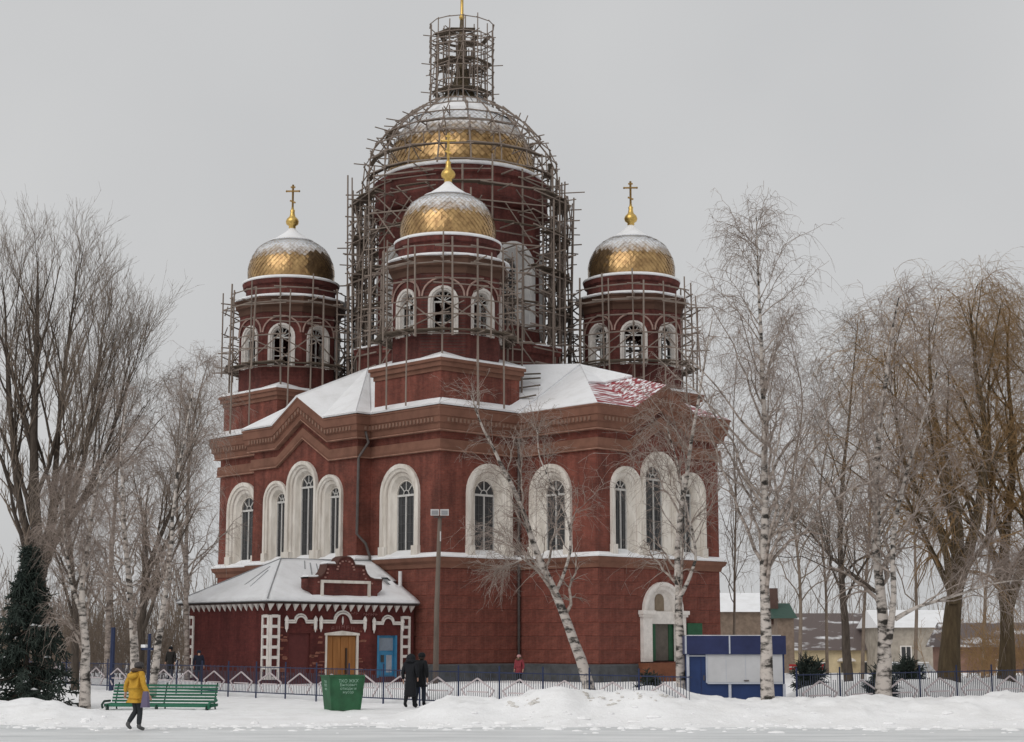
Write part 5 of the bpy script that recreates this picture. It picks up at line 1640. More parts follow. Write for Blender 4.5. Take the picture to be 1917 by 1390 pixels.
def children_of(rg, P, Rr, n, tr, angle, length, rscale, droop, K, up=0.0, wob=0.08, out=None, rmin=0.005, taper=0.25, tpow=1.0):
    """n children for every parent curve; returns P2, R2, parent t"""
    N, Kp, _ = P.shape
    M = N * n
    pi_ = np.repeat(np.arange(N), n)
    t = tr[0] + (tr[1] - tr[0]) * ((np.tile((np.arange(n) + 0.5) / n, N) + rg.uniform(-0.5, 0.5, M) / n)) ** tpow
    t = np.clip(t, 0, 0.999)
    f = t * (Kp - 1); i0 = f.astype(int); fr = (f - i0)[:, None]
    S = P[pi_, i0] * (1 - fr) + P[pi_, i0 + 1] * fr
    Tn = nrm(P[pi_, i0 + 1] - P[pi_, i0])
    r0 = Rr[pi_, i0] * (1 - fr[:, 0]) + Rr[pi_, i0 + 1] * fr[:, 0]
    az = rg.uniform(0, 2 * PI, M)
    a1 = nrm(np.cross(Tn, np.where(np.abs(Tn[:, 2:3]) > 0.9, np.array([1.0, 0, 0]), np.array([0, 0, 1.0]))))
    b1 = np.cross(Tn, a1)
    perp = a1 * np.cos(az)[:, None] + b1 * np.sin(az)[:, None]
    an = np.radians(rg.uniform(angle[0], angle[1], M))[:, None]
    D = nrm(Tn * np.cos(an) + perp * np.sin(an) + np.array([0, 0, up]))
    L = length(t, rg, M) if callable(length) else rg.uniform(length[0], length[1], M)
    k = np.linspace(0, 1, K)[None, :, None]
    W = np.cumsum(rg.normal(0, 1, (M, K, 3)), axis=1) * wob * (L[:, None, None] / K); W[:, 0] = 0
    g = (rg.uniform(droop[0], droop[1], M))[:, None, None]
    P2 = S[:, None, :] + D[:, None, :] * L[:, None, None] * k + W
    P2[:, :, 2] -= (g * L[:, None, None] * k ** 2)[:, :, 0]
    rr = np.maximum(np.minimum(r0 * rscale, r0 * 0.95), rmin)
    R2 = rr[:, None] * (1 - (1 - taper) * np.linspace(0, 1, K)[None, :])
    return P2, np.maximum(R2, rmin * 0.6), t

def tree(name, label, base, stems, kind, seed, group, H=None, dens=1.0, cat='tree', twigm=None, barkm=None, limbm=None, twigr=0.0052, sag=1.0, tw=1.0, wid=1.0):
    """stems: list of (points relative to world, radii). kind sets the branching habit."""
    rg = np.random.default_rng(seed)
    root = empty(name, base); tag(root, label, cat, group)
    b0 = np.array(base)
    Ps, Rs = [], []
    for pts, rad in stems:
        p, r = resample(pts, rad, 18)
        p = p - b0
        w = np.cumsum(rg.normal(0, 1, (18, 3)), 0) * 0.02; w -= w[0]; w[:, 2] = 0
        Ps.append(p + w); Rs.append(r)
    P = np.stack(Ps); Rr = np.stack(Rs)
    tubes_np(P, Rr, 9, 'trunk', barkm, root)
    Ht = P[:, -1, 2].max()
    if kind == 'birch':
        n1 = int(24 * dens)
        l1 = lambda t, rg_, M: wid * Ht * (0.035 + 0.34 * (1 - t) ** 0.85) * rg_.uniform(0.65, 1.25, M)
        P1, R1, _ = children_of(rg, P, Rr, n1, (0.2, 0.99), (30, 66), l1, 0.45, (0.0, 0.2), 9, up=0.38, rmin=0.013, wob=0.16)
        P2, R2, _ = children_of(rg, P1, R1, 7, (0.2, 0.99), (22, 58), lambda t, r_, M: Ht * r_.uniform(0.04, 0.11, M), 0.6, (0.0, 0.55 * sag), 6, up=0.15, rmin=0.0085, wob=0.2)
        P3, R3, _ = children_of(rg, P2, R2, max(2, int(5 * tw)), (0.1, 1.0), (22, 70), (0.3, 0.9), 0.7, (0.15 * sag, 0.95 * sag), 5, up=-0.15 * sag, rmin=twigr, wob=0.2)
        P3b, R3b, _ = children_of(rg, P1, R1, max(2, int(6 * tw)), (0.3, 1.0), (25, 70), (0.3, 0.9), 0.5, (0.1 * sag, 0.9 * sag), 5, up=-0.1 * sag, rmin=twigr, wob=0.2)
        P3 = np.concatenate([P3, P3b]); R3 = np.concatenate([R3, R3b])
        P4, R4, _ = children_of(rg, P3, R3, 2, (0.15, 0.95), (20, 65), (0.12, 0.42), 0.9, (0.1 * sag, 0.8 * sag), 3, up=-0.15 * sag, rmin=twigr * 0.85)
    elif kind == 'poplar':
        n1 = int(16 * dens)
        l1 = lambda t, rg_, M: Ht * (0.08 + 0.30 * (1 - t) ** 0.8) * rg_.uniform(0.7, 1.2, M)
        P1, R1, _ = children_of(rg, P, Rr, n1, (0.18, 0.97), (18, 38), l1, 0.55, (-0.25, -0.05), 8, up=0.3, rmin=0.02)
        P2, R2, _ = children_of(rg, P1, R1, 8, (0.2, 0.98), (20, 42), lambda t, r_, M: Ht * r_.uniform(0.05, 0.11, M), 0.55, (-0.3, 0.0), 6, up=0.25, rmin=0.011)
        P3, R3, _ = children_of(rg, P2, R2, 5, (0.1, 1.0), (20, 45), (0.5, 1.3), 0.7, (-0.25, 0.05), 4, up=0.2, rmin=twigr)
        P4, R4, _ = children_of(rg, P3, R3, 2, (0.2, 0.95), (20, 45), (0.25, 0.7), 0.9, (-0.2, 0.1), 3, up=0.15, rmin=twigr * 0.85)
    elif kind == 'willow':
        n1 = int(15 * dens)
        l1 = lambda t, rg_, M: Ht * (0.10 + 0.26 * (1 - t) ** 0.7) * rg_.uniform(0.7, 1.2, M)
        P1, R1, _ = children_of(rg, P, Rr, n1, (0.2, 0.98), (25, 60), l1, 0.5, (-0.15, 0.2), 8, up=0.3, rmin=0.02)
        P2, R2, _ = children_of(rg, P1, R1, 8, (0.15, 0.99), (25, 60), lambda t, r_, M: Ht * r_.uniform(0.06, 0.13, M), 0.55, (-0.1, 0.5), 6, up=0.15, rmin=0.009)
        P3, R3, _ = children_of(rg, P2, R2, 6, (0.1, 1.0), (20, 65), (0.7, 1.7), 0.7, (0.3, 1.0), 5, up=-0.1, rmin=twigr)
        P4, R4, _ = children_of(rg, P3, R3, 2, (0.2, 0.95), (15, 45), (0.3, 0.8), 0.9, (0.2, 0.8), 3, up=-0.15, rmin=twigr * 0.85)
    for i_ in range(len(P1)):
        tubes_np(P1[i_:i_ + 1], R1[i_:i_ + 1], 5, 'limb', limbm or barkm, root)
    tag(tubes_np(P2, R2, 4, 'branches', twigm, root), kind='stuff')
    me = tag(tubes_np(P3, R3, 3, 'crown', twigm, root), kind='stuff')
    tag(tubes_np(P4, R4, 3, 'crown_tips', twigm, me), kind='stuff')
    return root

def stem(Y, pix, r0, r1, dY=0.0, z0=None):
    """trunk axis through the given photo pixels at distance Y"""
    n = len(pix)
    pts = [at(px, py, Y + dY * i / max(n - 1, 1)) for i, (px, py) in enumerate(pix)]
    if z0 is not None:
        p = pts[0]; pts[0] = Vector((p.x, p.y, z0))
    rad = [r0 + (min(r1, 0.014) - r0) * (i / (n - 1)) ** 0.75 for i in range(n)]
    return pts, rad
def tbase(Y, px, sink=0.15):
    p = at(px, 1290, Y)
    return (p.x, p.y, gz(p.x, p.y) - sink)

BG = 'birches of the churchyard'
b = tbase(52, 1108); tree('birch_tree', 'leaning white birch crossing in front of the church corner', b,
    [stem(52, [(1108, 1290), (1078, 1200), (1042, 1115), (1012, 1045), (988, 960), (945, 870), (905, 800), (885, 740)], 0.19, 0.03, -1.0, b[2]),
     stem(52, [(1040, 1110), (1062, 1060), (1072, 1000), (1040, 930), (1000, 860), (1000, 800)], 0.06, 0.02, 0.6),
     stem(52, [(1035, 1100), (1010, 1065), (985, 1040), (960, 1055), (940, 1060)], 0.05, 0.015, 0.4)], 'birch', 11, BG, dens=0.5, sag=0.45, tw=0.6, twigm=TWIG, barkm=BIRCH, limbm=BIRCHL)
b = tbase(50, 1277); tree('birch_tree', 'forked white birch in front of the green doorway beside the kiosk', b,
    [stem(50, [(1277, 1290), (1272, 1200), (1272, 1120), (1262, 1040), (1285, 900), (1300, 800), (1312, 700), (1330, 600)], 0.17, 0.03, 0.8, b[2]),
     stem(50, [(1272, 1120), (1290, 1080), (1308, 1040), (1290, 960), (1270, 880), (1245, 800)], 0.07, 0.02, -0.8)], 'birch', 12, BG, dens=0.55, sag=0.6, tw=0.7, twigm=TWIG, barkm=BIRCH, limbm=BIRCHL)
b = tbase(46.6, 1438); tree('birch_tree', 'tall straight birch with drooping twigs in front of the kiosk', b,
    [stem(46.6, [(1438, 1300), (1432, 1200), (1428, 1100), (1428, 950), (1425, 800), (1418, 680), (1412, 540), (1406, 405)], 0.20, 0.018, 0.5, b[2])], 'birch', 13, BG, dens=1.8, tw=0.9, wid=1.18, twigm=TWIG, barkm=BIRCH, limbm=BIRCHL)
b = tbase(48.5, 1655); tree('birch_tree', 'twin stemmed birch left of the big willow', b,
    [stem(48.5, [(1655, 1305), (1658, 1240), (1668, 1190), (1652, 1120), (1648, 1000), (1650, 850), (1662, 740), (1672, 630), (1690, 545)], 0.26, 0.03, 0.6, b[2]),
     stem(48.5, [(1662, 1205), (1678, 1140), (1672, 1020), (1690, 900), (1730, 790), (1760, 680)], 0.12, 0.02, -0.6),
     stem(48.5, [(1675, 1160), (1720, 1135), (1790, 1115), (1850, 1095), (1920, 1085)], 0.07, 0.02, -0.4)], 'birch', 14, BG, dens=0.8, sag=0.8, twigm=TWIG, barkm=BIRCH, limbm=BIRCHL)
b = tbase(70, 1560); tree('birch_tree', 'brown twigged tree standing between the kiosk and twin birch', b,
    [stem(70, [(1590, 1280), (1585, 1180), (1570, 1050), (1575, 900), (1590, 750), (1600, 600)], 0.22, 0.03, 0, b[2]),
     stem(70, [(1640, 1108), (1560, 1050), (1500, 985), (1470, 960)], 0.09, 0.03)], 'birch', 15, BG, dens=0.8, sag=0.7, twigm=TWIGD, barkm=BARK, limbm=BARK)
WG = 'big dark willows at the right edge'
b = tbase(56, 1775); tree('willow_tree', 'massive dark willow trunk forking low near the right edge', b,
    [stem(56, [(1778, 1300), (1776, 1200), (1790, 1100), (1800, 1000), (1775, 880), (1745, 790), (1738, 690), (1735, 600)], 0.40, 0.05, 0.6, b[2]),
     stem(56, [(1785, 1130), (1770, 1040), (1740, 960), (1690, 880), (1665, 750), (1668, 640)], 0.16, 0.04, -1.0),
     stem(56, [(1790, 1110), (1830, 980), (1850, 820), (1830, 710), (1820, 620), (1815, 560)], 0.22, 0.04, 1.0)], 'willow', 16, WG, dens=1.0, twigm=TWIGW, barkm=BARKW)
b = tbase(58, 1885); tree('willow_tree', 'dark golden twigged willow cut by the right edge of the frame', b,
    [stem(58, [(1885, 1300), (1890, 1200), (1880, 1080), (1890, 950), (1900, 820), (1885, 700), (1890, 580)], 0.32, 0.05, 0.5, b[2]),
     stem(58, [(1885, 1150), (1930, 1000), (1960, 850), (1950, 720), (1930, 610)], 0.19, 0.04, -1.0),
     stem(58, [(1882, 1120), (1850, 1010), (1865, 880), (1850, 740), (1862, 620)], 0.14, 0.03, 1.0)], 'willow', 17, WG, dens=1.0, twigm=TWIGW, barkm=BARKW)
# left side
b = tbase(76, 75); tree('poplar_tree', 'tall many stemmed bare poplar with upswept branches at far left', b,
    [stem(76, [(75, 1290), (75, 1100), (65, 950), (60, 800), (66, 650), (70, 540), (68, 480)], 0.40, 0.03, 0, b[2]),
     stem(76, [(78, 1080), (100, 960), (108, 830), (122, 690), (138, 580), (146, 510)], 0.22, 0.03, 1),
     stem(76, [(80, 1060), (125, 970), (165, 850), (182, 720), (194, 610)], 0.20, 0.03, -1),
     stem(76, [(70, 1060), (36, 950), (24, 820), (16, 690), (12, 580), (8, 510)], 0.22, 0.03, 1),
     stem(76, [(85, 1040), (155, 950), (212, 830), (238, 730), (252, 660)], 0.15, 0.025, 0.5)], 'poplar', 21, 'left hand bare trees', dens=1.0, twigm=TWIGD, barkm=BARK, twigr=0.007)
b = tbase(53, 160); tree('birch_tree', 'birch with grey trunk just right of the dark spruce', b,
    [stem(53, [(160, 1310), (158, 1220), (152, 1130), (160, 1040), (175, 930), (190, 850)], 0.19, 0.03, 0, b[2]),
     stem(53, [(155, 1150), (135, 1080), (120, 980), (125, 900)], 0.07, 0.02, 0.5)], 'birch', 22, BG, dens=0.7, twigm=TWIG, barkm=BIRCH, limbm=BIRCHL)
b = tbase(64, 258); tree('birch_tree', 'white birch behind the person in yellow', b,
    [stem(64, [(258, 1280), (250, 1180), (242, 1080), (235, 960), (228, 840), (240, 740)], 0.20, 0.03, 0, b[2])], 'birch', 23, BG, dens=1.0, twigm=TWIG, barkm=BIRCH, limbm=BIRCHL)
b = tbase(62, 285); tree('birch_tree', 'right leaning white birch near the gate left of the porch', b,
    [stem(62, [(284, 1285), (298, 1190), (312, 1110), (322, 1020), (330, 900), (350, 800), (368, 680)], 0.16, 0.02, 0.5, b[2])], 'birch', 24, BG, dens=0.7, twigm=TWIG, barkm=BIRCH, limbm=BIRCHL)
b = tbase(70, 262); tree('dark_tree', 'dark curving trunk between the two white birches', b,
    [stem(70, [(262, 1285), (262, 1180), (266, 1100), (285, 1030), (318, 970), (340, 880), (372, 790)], 0.24, 0.05, 0, b[2])], 'poplar', 25, 'left hand bare trees', dens=1.2, twigm=TWIGD, barkm=BARK)
b = tbase(72, 140); tree('dark_tree', 'slender dark tree behind the spruce beside the grey birch', b,
    [stem(72, [(140, 1285), (138, 1150), (130, 1020), (118, 950), (130, 820), (150, 700)], 0.18, 0.03, 0, b[2])], 'poplar', 26, 'left hand bare trees', dens=1.1, twigm=TWIGD, barkm=BARK)
b = tbase(84, 350); tree('birch_tree', 'thin far birch against the sky just left of the church', b,
    [stem(84, [(350, 1280), (352, 1100), (355, 950), (360, 820), (372, 740), (395, 665)], 0.15, 0.02, 0, b[2]),
     stem(84, [(352, 1100), (330, 950), (335, 800), (340, 700)], 0.1, 0.02, 0.5)], 'birch', 27, BG, dens=1.0, twigm=TWIG, barkm=BIRCHL, limbm=BIRCHL)
b = tbase(82, 200); tree('birch_tree', 'far brown twigged birch among the left thicket', b,
    [stem(82, [(200, 1280), (205, 1100), (215, 950), (225, 820), (240, 720)], 0.17, 0.02, 0, b[2])], 'birch', 28, BG, dens=1.0, twigm=TWIGD, barkm=BIRCHL, limbm=BIRCHL)

for (px_, Y_, top_, sd_, lb_) in ((1500, 84, 600, 61, 'pale far birch behind the right end of the kiosk'), (1615, 92, 600, 62, 'pale far birch behind the twin stemmed birch'),
                              (1715, 88, 560, 63, 'far brown birch behind the left fork of the willow'), (1840, 90, 560, 64, 'far brown birch between the two willow trunks'),
                              (1375, 112, 640, 65, 'faint far birch just right of the church wall'), (1550, 104, 700, 66, 'low faint far birch above the cream house')):
    b = tbase(Y_, px_); jx = ((sd_ * 37 % 23) - 11) * 1.8
    tree('birch_tree', lb_, b, [stem(Y_, [(px_, 1290), (px_ + jx * 0.3, 1100), (px_ + jx * 1.6, 900), (px_ - jx * 0.6, (top_ + 900) / 2), (px_ + jx * 2, top_)], 0.11, 0.01, 0, b[2])],
         'birch', sd_, 'far birches beyond the right fence', dens=1.6, wid=1.15, twigm=TWIG if sd_ % 2 else TWIGD, barkm=TWIGD, limbm=TWIGD, twigr=0.006)

# spruces
def spruce(label, px, Y, top, seed, rmax):
    rg = np.random.default_rng(seed)
    b = tbase(Y, px); root = empty('spruce_tree', b); tag(root, label, 'tree', 'dark spruces at far left')
    H = at(px, top, Y).z - b[2]
    P = np.array([[[0, 0, 0], [0.02, 0, H * 0.5], [0, 0, H]]]); Rr = np.array([[0.12, 0.07, 0.015]])
    tubes_np(P, Rr, 8, 'trunk', BARK, root)
    n = 120
    t = np.repeat(np.linspace(0.12, 0.97, 15), 8) + rg.normal(0, 0.008, n); a = rg.uniform(0, 2 * PI, n)
    L = rmax * (1 - t) ** 1.05 * rg.uniform(0.7, 1.12, n) + 0.06
    k = np.linspace(0, 1, 6)[None, :]
    r = L[:, None] * k
    z = t[:, None] * H - 0.42 * r + 0.26 * r ** 2 / rmax
    B = np.stack([r * np.cos(a)[:, None], r * np.sin(a)[:, None], z], -1)
    R1 = np.broadcast_to(0.025 * (1 - 0.8 * k), r.shape).copy()
    tag(tubes_np(B, R1, 4, 'boughs', BARK, root), kind='stuff')
    P2, R2, _ = children_of(rg, B, R1, 20, (0.08, 1.0), (35, 75), (0.10, 0.30), 0.9, (0.1, 0.6), 4, up=-0.05, rmin=0.02)
    R2[:] = 0.028 * np.array([0.8, 1.0, 0.9, 0.3])[None, :]
    cr = tag(tubes_np(P2, R2, 3, 'crown', NEEDLE, root), kind='stuff')
    P3, R3, _ = children_of(rg, P2, R2, 4, (0.1, 1.0), (30, 60), (0.08, 0.22), 0.9, (0.0, 0.3), 3, rmin=0.02)
    R3[:] = np.array([0.02, 0.018, 0.004])[None, :]
    tag(tubes_np(P3, R3, 3, 'needles', NEEDLE, cr), kind='stuff')
    # snow resting on some boughs
    sn_ = MB()
    for i in range(n):
        if rg.random() < 0.22 and t[i] < 0.85:
            p = B[i, 3]
            sn_.lathe([(0.02, 0.05), (rg.uniform(.06, .14), 0.06), (0.07, 0.10), (0.01, 0.12)], 6, (0, 0))
            for q in range(-24, 0):
                v = sn_.v[q]; sn_.v[q] = (v[0] + p[0], v[1] * 0.6 + p[1], v[2] + p[2])
    tag(sn_.build('bough_snow', SNOWR, root, True), kind='stuff')
spruce('dark green spruce with snow specks at far left', 46, 53.5, 1022, 31, 2.1)
spruce('dark spruce cut by the left edge of the frame', -72, 56, 1040, 32, 1.6)

# thickets: nobody could count the stems
def thicket(name, label, xs, ys, n, h, seed, m, Rb=0.012):
    rg = np.random.default_rng(seed)
    x = rg.uniform(xs[0], xs[1], n); y = rg.uniform(ys[0], ys[1], n)
    z = ground_z(x, y) - 0.1
    hh = rg.uniform(h[0], h[1], n)
    k = np.linspace(0, 1, 5)[None, :, None]
    D = np.stack([rg.normal(0, 0.22, n), rg.normal(0, 0.22, n), np.ones(n)], 1)
    P = np.stack([x, y, z], 1)[:, None, :] + D[:, None, :] * hh[:, None, None] * k
    W = np.cumsum(rg.normal(0, 1, P.shape), 1) * 0.05; W[:, 0] = 0; P = P + W
    R_ = (Rb * rg.uniform(0.7, 1.6, n))[:, None] * np.linspace(1, 0.4, 5)[None, :]
    P2, R2, _ = children_of(rg, P, R_, 7, (0.2, 1.0), (20, 55), (0.4, 1.3), 0.7, (-0.1, 0.2), 4, up=0.1, rmin=0.009)
    P3, R3, _ = children_of(rg, P2, R2, 3, (0.2, 1.0), (20, 55), (0.2, 0.6), 0.9, (-0.1, 0.2), 3, rmin=0.008)
    def raw(P, R_, s):
        N, K, _ = P.shape
        T = nrm(np.gradient(P, axis=1)); A = nrm(np.cross(T, np.array([1.0, 0.1, 0]))); B = np.cross(T, A)
        an = 2 * PI * np.arange(s) / s
        V = P[:, :, None] + R_[:, :, None, None] * (A[:, :, None] * np.cos(an)[None, None, :, None] + B[:, :, None] * np.sin(an)[None, None, :, None])
        i0 = (np.arange(N)[:, None, None] * K + np.arange(K - 1)[None, :, None]) * s; kk = np.arange(s)[None, None]; k2 = (kk + 1) % s
        return V.reshape(-1, 3), np.stack([i0 + kk, i0 + k2, i0 + s + k2, i0 + s + kk], -1).reshape(-1, 4)
    Vs, Fs, o_ = [], [], 0
    for a_, b_ in ((P, R_), (P2, R2), (P3, R3)):
        V, F = raw(a_, b_, 3); Vs.append(V); Fs.append(F + o_); o_ += len(V)
    ob = link(name, np_mesh(name, np.concatenate(Vs), np.concatenate(Fs)), m)
    tag(ob, label, 'thicket', None, 'stuff')
thicket('thicket', 'tangle of brown bare bushes behind the fence at left', (-27, -17.6), (82, 97), 420, (1.5, 4.2), 41, TWIGD)
thicket('thicket', 'rusty brown bare bushes behind the trunks at the right edge', (19.5, 29), (64, 82), 260, (1.2, 3.6), 42, TWIGW)
thicket('thicket', 'distant bare wood far behind the churchyard', (-66, -22), (150, 200), 800, (6, 13), 43, TWIGD, 0.05)
thicket('thicket', 'distant bare trees behind the houses at right', (20, 95), (200, 260), 420, (6, 14), 44, TWIGD, 0.05)

# small evergreen shrubs along the right fence
def shrub(px, py, Y, r, h, label, seed):
    rg = np.random.default_rng(seed)
    p = at(px, py, Y); b = (p.x, p.y, gz(p.x, p.y) - 0.05)
    root = empty('shrub', b); tag(root, label, 'shrub', 'dark round shrubs')
    n = 60
    a = rg.uniform(0, 2 * PI, n); el = rg.uniform(0.1, 1.45, n)
    D = np.stack([np.cos(a) * np.cos(el) * r, np.sin(a) * np.cos(el) * r, np.sin(el) * h], 1)
    k = np.linspace(0, 1, 4)[None, :, None]
    P = np.zeros((n, 1, 3)) + D[:, None, :] * k * rg.uniform(0.8, 1.05, n)[:, None, None]
    R_ = np.broadcast_to(np.array([0.02, 0.015, 0.01, 0.006]), (n, 4)).copy()
    tubes_np(P, R_, 3, 'stems', BARK, root)
    P2, R2, _ = children_of(rg, P, R_, 22, (0.35, 1.0), (20, 70), (0.12, 0.32), 0.9, (0, 0.3), 3, rmin=0.012)
    R2[:] = np.array([0.016, 0.014, 0.004])
    tubes_np(P2, R2, 3, 'crown', NEEDLE, root)
shrub(1515, 1290, 53, 0.55, 1.05, 'dark rounded shrub just right of the kiosk', 51)
shrub(1650, 1290, 52, 0.5, 1.0, 'dark shrub around the foot of the twin birch', 52)
shrub(1700, 1290, 58, 0.75, 1.0, 'wide dark shrub left of the willow trunk', 53)
shrub(1215, 1285, 62, 0.6, 1.0, 'dark shrub under the green framed side doorway', 54)

# dirty clods thrown up on the bank
cl = MB()
for k in range(60):
    px = random.choice([random.uniform(950, 1010), random.uniform(1070, 1180), random.uniform(1180, 1260)])
    Yc = random.uniform(45.0, 45.9); xx = (px - 958.5) / FPX * Yc
    s_ = random.uniform(0.02, 0.07); z_ = gz(xx, Yc) - 0.01
    n0 = len(cl.v)
    cl.lathe([(0.3 * s_, -0.5 * s_), (s_, 0.0), (0.8 * s_, 0.45 * s_), (0.2 * s_, 0.7 * s_)], 7, (0, 0), random.random())
    for q in range(n0, len(cl.v)):
        v = cl.v[q]; cl.v[q] = (v[0] * random.uniform(.8, 1.6) + xx, v[1] + Yc, v[2] + z_)
tag(cl.build('snow_clods', SNOWD), 'dirty grey snow clods lying on the ploughed bank', 'snow', None, 'stuff')
cl = MB()
for k in range(420):
    xx = random.uniform(-14, 14.5); ee = float(road_edge(np.array([xx]))[0])
    Yc = ee + random.gauss(-0.4, 1.1); s_ = random.uniform(0.02, 0.07) if random.random() < 0.85 else random.uniform(0.07, 0.13)
    z_ = max(gz(xx, Yc), 0.0)
    n0 = len(cl.v); sx_ = random.uniform(.9, 2.2)
    cl.lathe([(0.6 * s_, -0.5 * s_), (s_, 0.0), (0.8 * s_, 0.45 * s_), (0.2 * s_, 0.7 * s_)], 7, (0, 0), random.random())
    for q in range(n0, len(cl.v)):
        v = cl.v[q]; cl.v[q] = (v[0] * sx_ + xx, v[1] + Yc, v[2] * 0.8 + z_)
tag(cl.build('snow_crumbs', SNOW), 'white snow crumbs scattered along the road edge', 'snow', None, 'stuff')

# ------------------------------------------------------------------ people
def skin_mesh(name, chains, m, parent=None, sub=2, root=0):
    """chains: list of lists of (x,y,z,rx[,ry]); points with equal coordinates are joined"""
    verts, rad, edges, key = [], [], [], {}
    for ch in chains:
        prev = None
        for p in ch:
            k = tuple(round(c_, 4) for c_ in p[:3])
            if k not in key:
                key[k] = len(verts); verts.append(p[:3]); rad.append((p[3], p[4] if len(p) > 4 else p[3]))
            i = key[k]
            if prev is not None and prev != i: edges.append((prev, i))
            prev = i
    me = bpy.data.meshes.new(name); me.from_pydata(verts, edges, []); me.update()
    o = link(name, me, None, parent); me.materials.append(m)
    md = o.modifiers.new('skin', 'SKIN'); md.use_smooth_shade = True
    sv = me.skin_vertices[0].data if len(me.skin_vertices) else None
    if sv:
        for i, r in enumerate(rad): sv[i].radius = r
        for i in range(len(rad)): sv[i].use_root = (i == root)
    s = o.modifiers.new('sub', 'SUBSURF'); s.levels = sub; s.render_levels = sub
    return o
SKIN = mat('skin', (0.50, 0.30, 0.22), 0.6, 0.1, 8)
def hand(c, d, s=1.0, side=1):
    """palm and five fingers from wrist c towards direction d"""
    c, d = Vector(c), Vector(d).normalized()
    x = d.cross(Vector((0, 1, 0))); x = x.normalized() if x.length > 0.1 else Vector((1, 0, 0))
    f = Vector((0, 1, 0))
    out = []
    pm_ = c + d * 0.05
    chains = [[(*c, 0.026), (*pm_, 0.036, 0.02)]]
    for k, ln in enumerate((0.065, 0.075, 0.07, 0.055)):
        b0 = pm_ + f * (0.027 - 0.018 * k) + d * 0.025
        chains.append([(*pm_, 0.036, 0.02), (*b0, 0.011), (*(b0 + d * ln * 0.55), 0.010), (*(b0 + d * ln * 0.9 + x * side * 0.018), 0.008)])
    tb = c + d * 0.02 + f * 0.03
    chains.append([(*c, 0.026), (*tb, 0.012), (*(tb + f * 0.025 + d * 0.03), 0.010)])
    return chains

